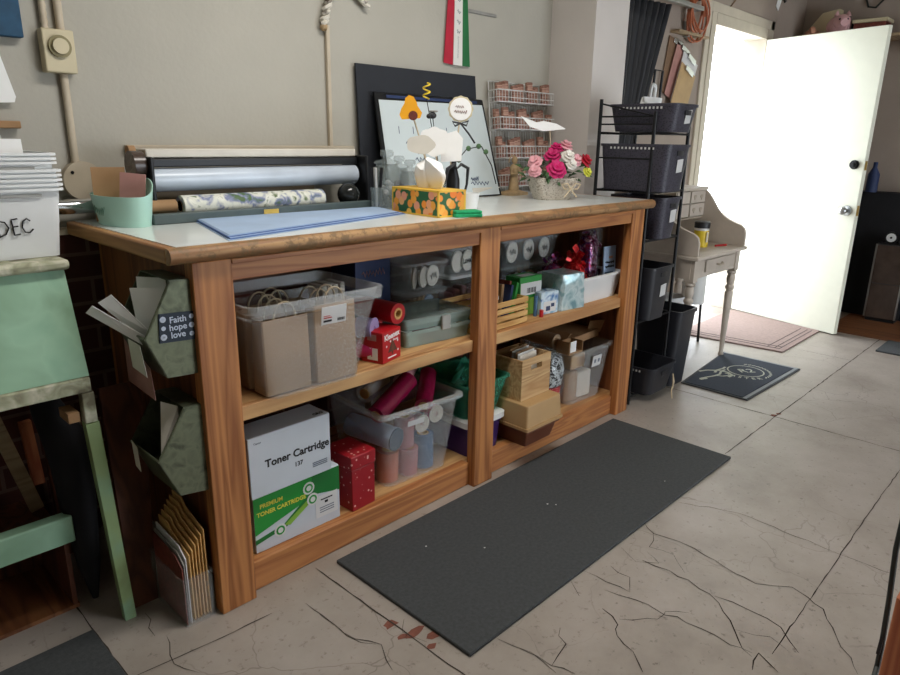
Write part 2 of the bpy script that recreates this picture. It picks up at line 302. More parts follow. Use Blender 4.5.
def obj(name, mb, mats, parent=None, loc=None, rot=None, bevel=0, label=None, smooth=True, seg=2):
    me = bpy.data.meshes.new(name); me.from_pydata(mb.v, [], mb.f)
    if not isinstance(mats, (list, tuple)): mats = [mats]
    for k in mats: me.materials.append(M[k] if isinstance(k, str) else k)
    me.polygons.foreach_set('material_index', mb.m)
    if smooth:
        me.polygons.foreach_set('use_smooth', [True]*len(me.polygons)); me.set_sharp_from_angle(angle=.7)
    me.validate(); me.update()
    o = bpy.data.objects.new(name, me); COL.objects.link(o)
    if parent: o.parent = parent
    if loc: o.location = loc
    if rot: o.rotation_euler = rot
    if bevel:
        b = o.modifiers.new('bevel', 'BEVEL'); b.width = bevel; b.segments = seg; b.limit_method = 'ANGLE'; b.angle_limit = .7
    if label: o['label'] = label
    return o
def thing(name, label, cat, loc=(0, 0, 0), rotz=0, group=None):
    o = bpy.data.objects.new(name, None); COL.objects.link(o); o.location = loc; o.rotation_euler = (0, 0, rotz) if not isinstance(rotz, tuple) else rotz
    o.empty_display_size = .05
    return tag(o, label, cat, group)
def tag(o, label, cat, group=None):
    o['label'] = label; o['category'] = cat
    if group: o['group'] = group
    return o
def struct(name, mb, m, parent=None, bevel=0):
    o = obj(name, mb, m, parent, bevel=bevel)
    if not parent: o['kind'] = 'structure'
    return o
def dup(root, loc=None, rot=None, label=None, scale=None):
    r = root.copy(); COL.objects.link(r)
    if loc is not None: r.location = loc
    if rot is not None: r.rotation_euler = rot
    if scale is not None: r.scale = scale
    if label: r['label'] = label
    for ch in list(root.children):
        c = ch.copy(); COL.objects.link(c); c.parent = r
        for g in list(ch.children):
            d = g.copy(); COL.objects.link(d); d.parent = c
    return r
BOX = lambda *a: MB().box(*a)
B = lambda: MB()

# ================================================================== SETTING
struct('floor', BOX(-2.2, 5.6, -4.3, .8, -.12, 0), 'floor')
struct('outdoor_ground', BOX(2.0, 9, .86, 8, -.2, -.06), 'outdoor')
struct('floor_brown_boards', BOX(4.63, 5.5, -1.6, -.2, .0003, .006), 'brownfloor')
b = BOX(-2.2, 2.36, .72, .84, 1.015, 2.6)
wb = struct('wall_back', b, 'plaster'); struct('brick_base', BOX(-2.2, 2.36, .705, .84, 0, 1.0), 'brick', wb); struct('ledge', BOX(-2.2, 2.36, .69, .84, 1.0, 1.02), 'cond', wb)
struct('wall_pier', BOX(2.36, 2.665, .455, .84, 0, 2.6), 'plaster_pier')
b = B(); b.box(2.665, 3.80, .55, .70, 0, 2.6); b.box(3.80, 4.80, .55, .70, 2.10, 2.6); b.box(4.80, 5.5, .55, .70, 0, 2.6)
struct('wall_door', b, 'plaster_warm')
struct('wall_right', BOX(5.5, 5.62, -4.3, .70, 0, 2.6), 'plaster_warm')
struct('wall_left', BOX(-2.3, -2.2, -4.3, .84, 0, 2.6), 'plaster')
b = B(); b.box(-2.3, 1.6, -4.42, -4.3, 0, 2.6); b.box(4.2, 5.62, -4.42, -4.3, 0, 2.6); b.box(1.6, 4.2, -4.42, -4.3, 2.1, 2.6)  # unseen rear wall; its opening is added and sized to let sky light in
struct('wall_rear', b, 'plaster')
struct('ceiling', BOX(-2.3, 5.62, -4.3, .84, 2.6, 2.7), 'ceil')
b = B(); b.box(3.80, 3.87, .53, .70, 0, 2.10); b.box(4.735, 4.80, .53, .70, 0, 2.10); b.box(3.87, 4.735, .53, .70, 2.03, 2.10)
b.box(3.74, 3.80, .535, .55, 0, 2.16); b.box(3.80, 4.86, .535, .55, 2.10, 2.16); b.box(4.80, 4.86, .535, .55, 0, 2.16)
struct('door_frame', b, 'frame', bevel=.003)
# floor joints and cracks
def strip(mb, pts, w, z=.0012, jit=.3):
    P = []
    for i in range(len(pts)-1):
        a, c = Vector(pts[i]), Vector(pts[i+1]); k = max(2, int((c-a).length/.035))
        for j in range(k): P.append(a.lerp(c, j/k))
    P.append(Vector(pts[-1])); rng = random.Random(int(1000*abs(P[0].x)))
    for i in range(1, len(P)-1): P[i] = P[i]+Vector((rng.uniform(-1, 1), rng.uniform(-1, 1)))*.012*jit
    vs = []; fs = []
    for i, p in enumerate(P):
        t = (P[min(i+1, len(P)-1)]-P[max(i-1, 0)]).normalized(); n = Vector((-t.y, t.x)); h = w*(.35+.75*rng.random())*(.4 if i in (0, len(P)-1) else 1)/2
        vs += [(p.x+n.x*h, p.y+n.y*h, z), (p.x-n.x*h, p.y-n.y*h, z)]
        if i: fs.append((2*i-2, 2*i-1, 2*i+1, 2*i))
    mb.add(vs, fs)
fl = bpy.data.objects['floor']
b = B()
for pts, w in [([(2.644, 0.400), (2.644, -0.562), (2.644, -1.300)], 0.007),
([(2.050, -0.562), (2.644, -0.562), (3.200, -0.562), (5.400, -0.562)], 0.007),
([(.95, -1.155), (2.1, -1.14), (4.5, -1.14)], .0045),
([(-0.280, 0.600), (-0.280, -0.200)], 0.006),
([(-0.280, -0.055), (-0.050, -0.082), (0.100, -0.090)], 0.005),
([(0.310, 0.000), (0.315, -0.400), (0.320, -0.900)], 0.006),
([(3.950, -0.562), (3.950, 0.200)], 0.004),
([(3.550, -0.400), (3.400, -0.150), (3.550, 0.100)], 0.003)]: strip(b, pts, w*.8, jit=.15)
obj('expansion_joint', b, 'crack', fl)
b = B()
for pts, w in [([(1.513, -0.613), (1.564, -0.712), (1.598, -0.808), (1.600, -0.927), (1.587, -1.043), (1.583, -1.142), (1.587, -1.304)], 0.004),
([(1.288, -0.597), (1.256, -0.647), (1.275, -0.738), (1.254, -0.836), (1.237, -0.900), (1.222, -1.005), (1.280, -1.091), (1.264, -1.144), (1.238, -1.198), (1.149, -1.256), (1.081, -1.301), (1.034, -1.337)], 0.005),
([(1.256, -0.647), (1.169, -0.686), (1.186, -0.753), (1.119, -0.829)], 0.003),
([(1.084, -0.702), (1.091, -0.786), (1.087, -0.858), (1.075, -0.931), (1.027, -0.990), (0.940, -1.073), (0.901, -1.122)], 0.005),
([(1.074, -0.944), (1.089, -1.038), (1.075, -1.137), (1.005, -1.204)], 0.004),
([(0.786, -0.739), (0.761, -0.802), (0.712, -0.825), (0.688, -0.891), (0.648, -0.944)], 0.005),
([(0.865, -0.697), (0.885, -0.785), (0.896, -0.873), (0.914, -0.978), (0.908, -1.064), (0.916, -1.116)], 0.0045),
([(0.781, -0.797), (0.862, -0.878), (0.909, -0.873), (0.948, -0.925)], 0.003),
([(0.633, -0.700), (0.587, -0.746), (0.500, -0.768)], 0.004),
([(0.490, -0.672), (0.500, -0.768), (0.519, -0.826)], 0.004),
([(0.974, -1.048), (1.015, -1.124), (0.989, -1.188)], 0.003),
([(0.900, -0.599), (0.901, -0.675), (0.911, -0.756), (0.971, -0.714), (0.981, -0.648)], 0.004),
([(1.098, -0.616), (1.064, -0.698), (1.102, -0.751), (1.137, -0.688)], 0.0025),
([(0.827, -0.602), (0.786, -0.660)], 0.003),
([(0.855, -1.140), (0.933, -1.132), (0.895, -1.189)], 0.006),
([(0.193, -0.189), (0.194, -0.296), (0.232, -0.408), (0.200, -0.491)], 0.004),
([(0.476, -0.605), (0.494, -0.703), (0.488, -0.789)], 0.003),
([(0.349, -0.370), (0.307, -0.407), (0.332, -0.482)], 0.003),
([(0.192, -0.119), (0.199, -0.244), (0.190, -0.316), (0.229, -0.390)], 0.003),
([(-0.153, 0.161), (-0.172, 0.049)], 0.003),
([(-0.150, 0.027), (-0.180, -0.080), (-0.148, -0.159)], 0.003)]: strip(b, pts, w*.75, jit=.6)
obj('crack', b, 'crack', fl)
b = B()
for x, y, r in ((.31, -.36, .03), (.335, -.43, .035), (.30, -.42, .02), (.37, -.47, .03), (.33, -.5, .018), (2.66, -.55, .025), (2.70, -.56, .02)):
    rng = random.Random(int(x*999)); b.add([(x+r*(.5+.6*rng.random())*math.cos(a*PI/4), y+.6*r*(.5+.6*rng.random())*math.sin(a*PI/4), .0008) for a in range(8)], [tuple(range(8))])
obj('paint_stain', b, 'redpaint', fl)

# ================================================================== THE COUNTER
K = thing('shelving_counter', 'long orange pine counter with white laminate top and open shelves', 'counter')
for x0 in (0, 1.0466, 2.08): obj('post', BOX(x0, x0+.106, 0, .042, 0, 1.0), 'pine_z', K, bevel=.003)
for x0 in (.02, 1.05, 2.09): obj('post', BOX(x0, x0+.05, .62, .67, 0, 1.0), 'pine_z', K, bevel=.003)
for x0, x1 in ((.106, 1.0466), (1.1526, 2.08)):
    obj('rail', BOX(x0, x1, .006, .042, .942, 1.0), 'pine_x', K, bevel=.002)
    obj('trim_strip', BOX(x0-.002, x1+.002, -.004, .006, .986, .9995), 'pine_x', K, bevel=.002)
    obj('shelf_edge', BOX(x0, x1, .024, .04, .546, .59), 'deck', K, bevel=.003)
    obj('kick_board', BOX(x0, x1, .03, .068, 0.001, .0955), 'pine_x', K, bevel=.003)
obj('shelf', BOX(.04, 2.14, .04, .67, .568, .59), 'deck', K)
obj('bottom_shelf', BOX(.04, 2.14, .04, .67, .07, .095), 'deck', K)
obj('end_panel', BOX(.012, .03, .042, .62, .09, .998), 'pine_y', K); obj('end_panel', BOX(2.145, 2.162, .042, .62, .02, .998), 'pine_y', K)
b = MB(); prof = [(0, .003), (.006, 0), (.0, 0)]
def nose(n=6): return [(.02-.02*math.cos(a), 1.02+.02*math.sin(a)) for a in [PI/2*(-1+2*i/n) for i in range(n+1)]]
b.prism([(-.022+u, z) for u, z in [(.03, 1.0)]+nose()+[(.03, 1.04)]], 'x', -.057, 2.24); obj('nosing', b, 'nosing', K)
b = BOX(-.057, -.03, .008, .69, 1.0, 1.04); obj('side_nosing', b, 'nosing_y', K, bevel=.006); obj('side_nosing', BOX(2.212, 2.24, .008, .69, 1.0, 1.04), 'nosing_y', K, bevel=.006)
obj('laminate_top', BOX(-.03, 2.212, .008, .69, 1.0, 1.0405), 'laminate', K)

# ---- middle shelf, left bay
def cont(name, label, cat, x, y, z, rot, w0, d0, w1, d1, h, m, mr, group=None, **kw):
    t = thing(name, label, cat, (x, y, z), rot, group); t_b = obj('body', tub(MB(), w0, d0, w1, d1, h, m=0, mr=0, **kw), m, t)
    return t
T = thing('storage_bin', 'large frosted storage bin full of kraft bags on the middle shelf', 'bin', (.352, .13, .5905))
obj('body', tub(B(), .31, .25, .42, .30, .235, t=.003, r=.03, rim=.001, rimh=.002), 'plastic', T)
b = B(); q = lambda w, d, z, r=.03: rrect(w, d, r, z)
b.loft([q(.424, .304, .243), q(.455, .332, .246), q(.458, .335, .28), q(.44, .318, .28), q(.424, .304, .252)], 0, cap0=False, cap1=False); obj('rim', b, 'plastic_rim', T)
b = B(); b.cbox((.03, -.172, .225), (.085, .002, .052), (.12, 0, 0)); obj('label_card', b, 'label', T, label='white printed label card')
b = B(); TT = Matrix.Translation((.03, -.1735, .225)) @ Euler((PI/2+.12, 0, 0)).to_matrix().to_4x4()
b.box(-.036, -.008, -.019, -.013, 0, .0004, 0, TT)
for i in range(8): b.box(.012+.0032*i, .012+.0032*i+.0016*(1+i % 2*.5), -.02, -.012, 0, .0004, 0, TT)
b.box(-.036, -.008, -.008, -.005, 0, .0004, 1, TT); b.box(-.036, -.014, -.002, 0, 0, .0004, 1, TT)
obj('lettering', b, ['ink', 'red'], T)
def paper_bag(loc, rot, w, d, h, label):
    t = thing('paper_bag', label, 'paper bag', loc, rot, 'kraft bags in the frosted bin')
    tb = B(); o = rrect(w, d, .004, 0, 1); o2 = rrect(w, d*.8, .004, h, 1); i2 = rrect(w-.004, d*.8-.004, .003, h, 1); i0 = rrect(w-.004, d-.004, .003, .003, 1)
    tb.loft([o, o2, i2, i0], 0); obj('body', tb, 'kraft', t)
    for s in (-1, 1):
        p = [(-.035, s*d*.35, h-.02)]+[(-.035*math.cos(a), s*d*.35, h+.045*math.sin(a)) for a in [PI*i/8 for i in range(9)]]+[(.035, s*d*.35, h-.02)]
        obj('handle', B().tube(p, .0028, 6), 'twine', t)
paper_bag((.27, .06, .596), (.0, 0, 0), .15, .07, .215, 'kraft bag standing at the front left in the frosted bin')
paper_bag((.435, .05, .596), (0, 0, 0), .15, .06, .235, 'kraft bag with a white print standing at the front right in the frosted bin')
paper_bag((.27, .145, .596), 0, .16, .07, .22, 'kraft bag standing second from the front in the frosted bin, behind the left one')
paper_bag((.437, .135, .596), 0, .14, .07, .215, 'kraft bag standing behind the white-printed one in the frosted bin')
paper_bag((.35, .215, .596), 0, .22, .06, .21, 'wide kraft bag standing at the back of the frosted bin')
for i, x in enumerate((.62, .645, .67, .70)):
    tag(obj('cream_card_box', BOX(-.0105, .0105, 0, .09, 0, .19+.004*(i % 2)), 'offwhite', loc=(x+.06, .42, .5905), bevel=.002), 'narrow cream box in the row beside the navy box', 'box', 'narrow cream boxes behind the red roll')
t = thing('navy_box', 'navy printed box standing at the back of the left shelf behind the red roll', 'box', (.89, .40, .5905))
obj('carton', BOX(-.085, .085, 0, .15, 0, .265), 'navy', t, bevel=.002)
b = B(); squig(b, FRONT(0, -.0006, .215), .11, .03, 5, .002, 1, 3); squig(b, FRONT(0, -.0006, .15), .1, .014, 6, .0012, 0, 4); squig(b, FRONT(0, -.0006, .11), .08, .012, 5, .0012, 0, 5); obj('lettering', b, ['greyink', 'clippink'], t)
def spool(name, label, cat, loc, axis, r, w, ribbon, flange='white', core=.4, group=None):
    t = thing(name, label, cat, loc, axis, group)
    b = B(); b.lathe([(r*core, -w/2), (r*.93, -w/2), (r*.93, w/2), (r*core, w/2)], 28); o = obj('ribbon', b, ribbon, t)
    b = B()
    for s in (-1, 1):
        b.lathe([(r*core*.75, s*w/2), (r, s*w/2), (r, s*(w/2+.003)), (r*core*.75, s*(w/2+.003)), (r*core*.75, s*w/2)], 28)
    b.lathe([(r*core*.75, -w/2), (r*core*.75, w/2), (r*core, w/2), (r*core, -w/2), (r*core*.75, -w/2)], 20)
    obj('spool_core', b, flange, t); return t
AX = (0, PI/2, 0)
spool('ribbon_spool', 'hot pink ribbon spool lying on the middle shelf beside the frosted bin', 'ribbon spool', (.628, .112, .6265), (PI/2, 0, .45), .035, .05, 'pink', 'pink', .3)
spool('ribbon_spool', 'lilac ribbon spool resting on top of the hot pink one', 'ribbon spool', (.624, .114, .699), (PI/2, 0, .45), .036, .05, 'lilac', 'lilac', .3)
t = thing('red_roll', 'big red satin roll with a white core lying above the red tree box', 'roll', (.725, .175, .7325), (PI/2, 0, .12))
obj('wrap', B().lathe([(.02, -.09), (.036, -.09), (.036, .09), (.02, .09), (.02, -.09)], 28), 'redsat', t); obj('core', B().lathe([(.0125, -.091), (.0195, -.091), (.0195, .092), (.0125, .092), (.0125, -.091)], 20), 'manila', t)
t = thing('red_carton', 'red folded carton standing behind the red tree box under the red roll', 'box', (.69, .20, .5905), .1); obj('carton', BOX(-.04, .04, -.04, .05, 0, .105), 'red', t, bevel=.002)
t = thing('tissue_cube', 'small red box printed with a dark tree on the shelf edge', 'box', (.624, .034, .5905), .28)
obj('carton', BOX(0, .108, 0, .085, 0, .105), 'red', t, bevel=.002)
b = B(); b.text('Kleenex', .027, FRONT(.054, -.0005, .086) @ Euler((0, 0, .06)).to_matrix().to_4x4(), 0, .0008); b.text('tissues', .012, FRONT(.075, -.0005, .070), 0)
for px, pz in ((.022, .055), (.088, .062), (.045, .068), (.09, .03)): b.add([(px+.004*math.cos(a*PI/4), -.0006, pz+.004*math.sin(a*PI/4)) for a in range(8)], [tuple(range(8))], 0)
b.add([(.03, -.0006, .032), (.085, -.0006, .032), (.057, -.0006, .075)], [(0, 1, 2)], 1); b.box(.053, .061, -.0008, 0, .022, .032, 1)
b.box(.03, .08, -.0008, 0, .012, .016, 0)
b.box(-.0008, 0, .02, .06, .01, .05, 0); b.box(-.0008, 0, .025, .06, .075, .095, 2)
obj('print', b, ['whiteink', 'darkpanel', 'clippink'], t)
t = thing('craft_organizer', 'clear two-tier craft organizer case with a grey latch on the middle shelf', 'organizer', (.79, .10, .5905), -.1)
obj('lower_tray', tub(B(), .29, .19, .31, .21, .06, r=.015, rim=.003, c=(.15, .11)), 'organizer', t)
obj('upper_tray', tub(B(), .30, .2, .31, .21, .033, r=.015, rim=.003, z0=.061, c=(.15, .11)), 'organizer', t)
b = B(); b.loft([rrect(.32, .22, .018, .095, cx=.15, cy=.11), rrect(.32, .22, .018, .103, cx=.15, cy=.11), rrect(.27, .17, .015, .108, cx=.15, cy=.11)]); obj('lid', b, 'organizer', t)
obj('latch', BOX(.15, .19, -.009, .001, .048, .10), 'ltgrey', t, bevel=.003)
for i, (x, m_) in enumerate(((.05, 'paper'), (.11, 'magenta'), (.20, 'rose'), (.26, 'paper'))):
    obj('compartment_insert', BOX(x-.02, x+.02, .03, .17, .004, .04), m_, t)
# clear shoe boxes of round wooden tags along the back
TAGS = 'round wooden tags in the clear boxes'
def tagbox(x, y, z, w, d, h, label, lid='plastic_rim'):
    t = thing('clear_shoe_box', label, 'box', (x, y, z)); obj('body', tub(B(), w*.92, d*.92, w, d, h, r=.02, rim=.002), 'plastic_thin', t)
    b = B(); b.loft([rrect(w+.012, d+.012, .02, h+.001), rrect(w+.012, d+.012, .02, h+.012), rrect(w-.02, d-.02, .02, h+.014)]); obj('lid', b, lid, t); return t
def disc(x, y, z, r, rz, tilt, label, word=None, c='woodcrate'):
    t = thing('wooden_tag', label, 'wooden tag', (x, y, z), (tilt, 0, rz), TAGS)
    obj('disc', B().lathe([(0, -.003), (r, -.003), (r, .003), (0, .003)], 28, T=FRONT(0, 0, 0)), c, t)
    if word: obj('lettering', B().text(word, r*.72, FRONT(0, -.0035, 0), 0, .0015) if word != '~' else squig(B(), FRONT(0, -.0035, 0), r*1.1, r*.7, 3, .0018, 0, int(x*99)), 'ink', t)
tagbox(1.10, .42, .5905, .22, .2, .115, 'clear lidded box of round wooden tags behind the craft organizer'); tagbox(1.10, .42, .722, .22, .2, .1, 'clear lidded box of round tags stacked second up behind the organizer')
for i in range(5): disc(1.03+.028*i, .345+.004*i, .6455, .046, .9-.15*i, 0, 'round pale wooden tag standing in the lower clear box left of the middle post', 'Hello' if i == 4 else None, 'woodcrate' if i < 4 else 'bluesheet')
for i in range(3): disc(1.05+.05*i, .345, .7705, .042, .6-.2*i, 0, 'round wooden tag standing in the upper clear box left of the middle post', '~' if i == 2 else None, 'offwhite')
tagbox(1.36, .43, .5905, .24, .2, .15, 'clear box with a white lid and pink contents at the back behind the middle post', 'white'); tagbox(1.36, .43, .757, .24, .2, .1, 'clear box of lettered tags on top of the white-lidded box')
for i in range(5): tag(obj('pink_pouch', BOX(-.018, .018, -.03, .03, 0, .08+.01*(i % 3)), 'rose', loc=(1.275+.042*i, .40, .595), rot=(0, .1, 0), bevel=.01), 'pink pouch inside the white-lidded clear box', 'pouch', 'pink pouches in the white-lidded box')
for i, wd in enumerate(('', 'Lovely', '')): disc(1.298+.062*i, .35, .8075, .044, .2, 0, 'oval lettered tag in the clear box over the white-lidded one', wd, 'offwhite')

# ---- middle shelf, right bay
t = thing('slatted_crate', 'small light wood crate with horizontal slats at the middle post', 'crate', (1.095, .045, .5905), .02)
for i in range(4):
    z = .004+.0275*i; obj('slat', BOX(0, .305, 0, .006, z, z+.02), 'woodlight', t); obj('slat', BOX(0, .305, .194, .2, z, z+.02), 'woodlight', t); obj('slat', BOX(0, .006, .006, .194, z, z+.02), 'woodlight', t); obj('slat', BOX(.299, .305, .006, .194, z, z+.02), 'woodlight', t)
for x in (.0062, .287):
    for y in (.0062, .182): obj('corner_post', BOX(x, x+.012, y, y+.012, 0, .106), 'woodlight', t)
obj('floor_board', BOX(.006, .299, .006, .194, 0, .004), 'woodlight', t)
tag(obj('white_cup', tub(B(), .045, .045, .06, .06, .11, r=.022, rim=.002), 'white', loc=(1.255, .13, .596), rot=(0, 0, 0)), 'white cup standing in the slatted crate', 'cup')
for i, (x, c, a) in enumerate(((1.33, 'navy', .5), (1.30, 'card', .35), (1.36, 'green', .6), (1.345, 'amber', .45))):
    tag(obj('craft_stick_pack', BOX(-.012, .012, -.045, .045, -.07, .07), c, loc=(x, .14+.02*(i % 2), .672+.004*i), rot=(0, a-.2, .3)), ['navy', 'brown card', 'green', 'dark red'][i]+' slim pack leaning in the slatted crate', 'packet')
t = thing('green_carton', 'green and white carton with a barcode standing behind the blue tape box', 'box', (1.43, .12, .5905), -.05)
obj('carton', BOX(0, .14, 0, .08, .075, .165), 'green', t, rot=(0, 0, 0), bevel=.003); b = B(); b.box(.006, .136, -.0012, 0, .088, .14)
for i in range(10): b.box(.045+.006*i, .047+.006*i+.001*(i % 3), -.0018, -.0012, .096, .118, 1)
b.box(.03, .11, .015, .05, .165, .166, 0); obj('label_panel', b, ['label', 'ink'], t)
obj('lower_carton', BOX(.02, .12, 0, .075, 0, .0745), 'lime', t, bevel=.003)
t = thing('blue_print_box', 'small blue and white printed box left of the foil-wrapped box', 'box', (1.525, .078, .5905), -.12)
obj('carton', BOX(0, .105, 0, .07, 0, .095), 'blue_print', t, bevel=.002); b = B(); b.box(.015, .09, -.001, 0, .01, .055); b.box(.03, .055, -.0016, -.001, .015, .035, 1); b.box(.06, .08, -.0016, -.001, .03, .045, 1); obj('label_panel', b, ['label', 'navy'], t)
tag(obj('marker', B().cyl((0, 0, 0), (0, 0, .085), .008), 'blue', loc=(1.50, .088, .5905)), 'blue marker standing between the green carton and the blue box', 'marker')
tag(obj('marker', B().cyl((0, 0, 0), (0, 0, .03), .009), 'red', loc=(1.508, .062, .5905)), 'short red cap standing below the blue marker', 'marker cap')
t = thing('foil_box', 'crinkled teal foil wrapped box in front of the white bin', 'box', (1.655, .075, .5905), -.09)
b = B(); n = 9; rings = []
rng = random.Random(3)
for k in range(7): rings.append([(x+.07+rng.uniform(-.004, .004), y+.05+rng.uniform(-.004, .004), .155*k/6+ (rng.uniform(-.004, .004) if 0 < k < 6 else 0)) for x, y, z in rrect(.165-.004*k, .13, .012, 0, 3)])
b.loft(rings); obj('wrapped_body', b, 'foil', t)
t = thing('white_dish_bin', 'white rectangular plastic bin holding tinsel at the right end of the middle shelf', 'bin', (1.965, .175, .5905))
obj('body', tub(B(), .29, .2, .36, .23, .12, t=.004, r=.02, rim=.012, rimh=.008), 'white', t)
t = thing('tinsel_bunch', 'bright red tinsel bunch in the white bin', 'tinsel', (1.875, .16, .66)); b = B(); rng = random.Random(5)
for i in range(46):
    a = rng.uniform(0, 2*PI); r = rng.uniform(.0, .07); z = rng.uniform(.0, .17)*(1-r/.09); b.cbox((r*math.cos(a), .7*r*math.sin(a), z+.01), (rng.uniform(.03, .07), .002, rng.uniform(.015, .04)), (rng.uniform(-1, 1), rng.uniform(-1, 1), rng.uniform(0, 3)))
b.ball((0, 0, .04), (.075, .05, .07), 10); obj('tinsel', b, 'tinsel', t)
t = thing('tinsel_bunch', 'dark bronze tinsel bunch behind the red one in the white bin', 'tinsel', (1.83, .24, .70)); b = B()
for i in range(40):
    a = rng.uniform(0, 2*PI); r = rng.uniform(0, .06); b.cbox((r*math.cos(a), .6*r*math.sin(a), rng.uniform(0, .1)), (rng.uniform(.01, .04), .002, rng.uniform(.01, .02)), (rng.uniform(-1, 1), rng.uniform(-1, 1), rng.uniform(0, 3)))
b.ball((0, 0, .02), (.055, .035, .04), 10); obj('tinsel', b, 'sequin', t)
t = thing('shred_bag', 'tall clear bag of purple and red foil shreds standing in the white bin', 'bag', (2.01, .18, .596)); 
b = B(); b.loft([rrect(.11, .09, .03, z, cx=.006*k) for k, z in enumerate((0, .1, .2, .33))], cap1=False); obj('film', b, 'cello', t)
b = B(); b.loft([rrect(.10, .08, .03, .002), rrect(.105, .085, .03, .12), rrect(.10, .08, .03, .24), rrect(.06, .05, .01, .28)])
for i in range(90):
    b.cbox((rng.uniform(-.05, .05), rng.uniform(-.045, .03), rng.uniform(.05, .30)), (rng.uniform(.006, .012), .0015, rng.uniform(.02, .06)), (rng.uniform(-1.5, 1.5), rng.uniform(-1, 1), rng.uniform(0, 3)))
obj('foil_shreds', b, 'sequin', t)
t = thing('printed_leaflet', 'pale blue printed pack standing at the right end of the white bin', 'leaflet', (2.06, .098, .600), (-.05, 0, -.05))
obj('board', BOX(-.025, .07, -.002, .004, 0, .225), 'bluesheet', t); b = B(); b.box(-.015, .055, -.0028, -.002, .07, .105, 1); squig(b, FRONT(.022, -.0025, .15), .07, .014, 7, .0016, 0, 7); squig(b, FRONT(.022, -.0025, .13), .07, .014, 7, .0016, 0, 8); b.box(.015, .045, -.0028, -.002, .168, .178, 2); b.box(-.015, .06, -.0028, -.002, .03, .045, 1); obj('print', b, ['ink', 'eva', 'peach'], t)
tagbox(1.78, .43, .5905, .42, .2, .15, 'long clear lidded box of round tags behind the green carton', 'plastic_rim'); tagbox(1.78, .43, .757, .42, .2, .1, 'clear lidded box of round tags stacked high behind the red tinsel')
for i in range(4): disc(1.64+.05*i, .348, .66, .055, .5-.1*i, 0, 'large round tag standing in the long clear box right of the middle post', None, ['darkpanel', 'offwhite', 'lilac', 'woodcrate'][i])
for i, wd in enumerate(('~', '~', '~')): disc(1.655+.12*i, .35, .8105, .048, .15, 0, 'round white lettered tag in the upper clear box right of the middle post', wd, 'offwhite')

# ---- bottom shelf, left bay
t = thing('toner_carton', 'pale grey toner carton lying on the green carton', 'box', (.135, .045, .2855), .02)
obj('carton', BOX(0, .285, 0, .105, 0, .192), 'toner', t, bevel=.003)
b = B(); b.text('Toner Cartridge', .034, FRONT(.165, -.0006, .098), 0, .0009); b.text('137', .02, FRONT(.165, -.0006, .062), 0, .0004); b.text('Canon', .009, FRONT(.03, -.0006, .172), 1); b.text('CRG', .018, UP(.255, .02, .1926), 0, .0006)
for i in range(3): b.box(.215, .27, -.0008, 0, .03+.006*i, .0335+.006*i, 1)
obj('lettering', b, ['ink', 'greyink'], t)
t = thing('toner_carton', 'white and green toner carton on the bottom shelf under the grey one', 'box', (.147, .062, .0955), 0)
obj('carton', BOX(0, .31, 0, .12, 0, .189), 'toner', t, bevel=.003)
b = B(); b.slab([(.0005, -.0006, .06), (.205, -.0006, .115), (.205, -.0006, .185), (.0005, -.0006, .185)], (0, .0006, 0), 0); b.slab([(.205, -.0006, .12), (.3095, -.0006, .10), (.3095, -.0006, .185), (.205, -.0006, .185)], (0, .0006, 0), 1)
b.slab([(.0005, -.0007, .045), (.1, -.0007, .062), (.21, -.0007, .14), (.21, -.0007, .115), (.11, -.0007, .05), (.0005, -.0007, .03)], (0, .0006, 0), 1)
b.slab([(.215, -.0012, .03), (.3, -.0012, .03), (.3, -.0012, .105), (.215, -.0012, .105)], (0, .0006, 0), 2)
b.slab([(.1, -.0013, .058), (.12, -.0013, .05), (.21, -.0013, .105), (.20, -.0013, .118)], (0, .0006, 0), 4)
for cx, cz in ((.085, .047), (.192, .148), (.205, .105)):
    ring = lambda r: [(cx+r*math.cos(a*PI/8), cz+r*math.sin(a*PI/8)) for a in range(16)]
    b.prism(ring(.021), 'y', -.0016, -.0005, 2); b.prism(ring(.015), 'y', -.0021, -.0016, 0); b.prism(ring(.009), 'y', -.0026, -.0021, 2)
b.text('PREMIUM', .019, FRONT(.06, -.0012, .15), 3, .0005); b.text('TONER CARTRIDGE', .019, FRONT(.095, -.0012, .125), 3, .0005); b.box(.235, .28, -.0018, -.0012, .088, .092, 5); b.box(.25, .262, -.0018, -.0012, .075, .083, 5)
for i in range(3): b.box(.23, .285, -.0018, -.0012, .045+.008*i, .048+.008*i, 6)
obj('print', b, ['green', 'dkgreen', 'label', 'yellowink', 'lime', 'ink', 'greyink'], t)
t = thing('gift_box', 'red gift box with white dots on the bottom shelf beside the toner cartons', 'gift box', (.498, .049, .0955), .06)
obj('body', BOX(.003, .105, .003, .135, 0, .15), 'box_red', t, bevel=.003); obj('lid', BOX(0, .108, 0, .138, .15, .2), 'box_red', t, bevel=.004)
t = thing('tape_dispenser', 'small black tape dispenser on the white box behind the dotted gift box', 'dispenser', (.45, .25, .2555)); b = B(); b.prism([(-.05, 0), (.05, 0), (.055, .03), (.02, .05), (-.04, .035)], 'y', 0, .04); obj('body', b, 'blackmetal', t); obj('roll', B().lathe([(.01, -.012), (.026, -.012), (.026, .012), (.01, .012), (.01, -.012)], 18, T=FRONT(-.01, .02, .045)), 'chrome', t)
tag(obj('white_carton', BOX(.38, .50, .2, .33, .0955, .255), 'offwhite', bevel=.002), 'white carton standing behind the dotted gift box', 'box')
T = thing('storage_bin', 'wide clear storage bin full of ribbon rolls on the bottom shelf', 'bin', (.838, .235, .0955), -.06)
obj('body', tub(B(), .29, .30, .36, .36, .285, t=.003, r=.03, rim=.001, rimh=.002), 'plastic', T)
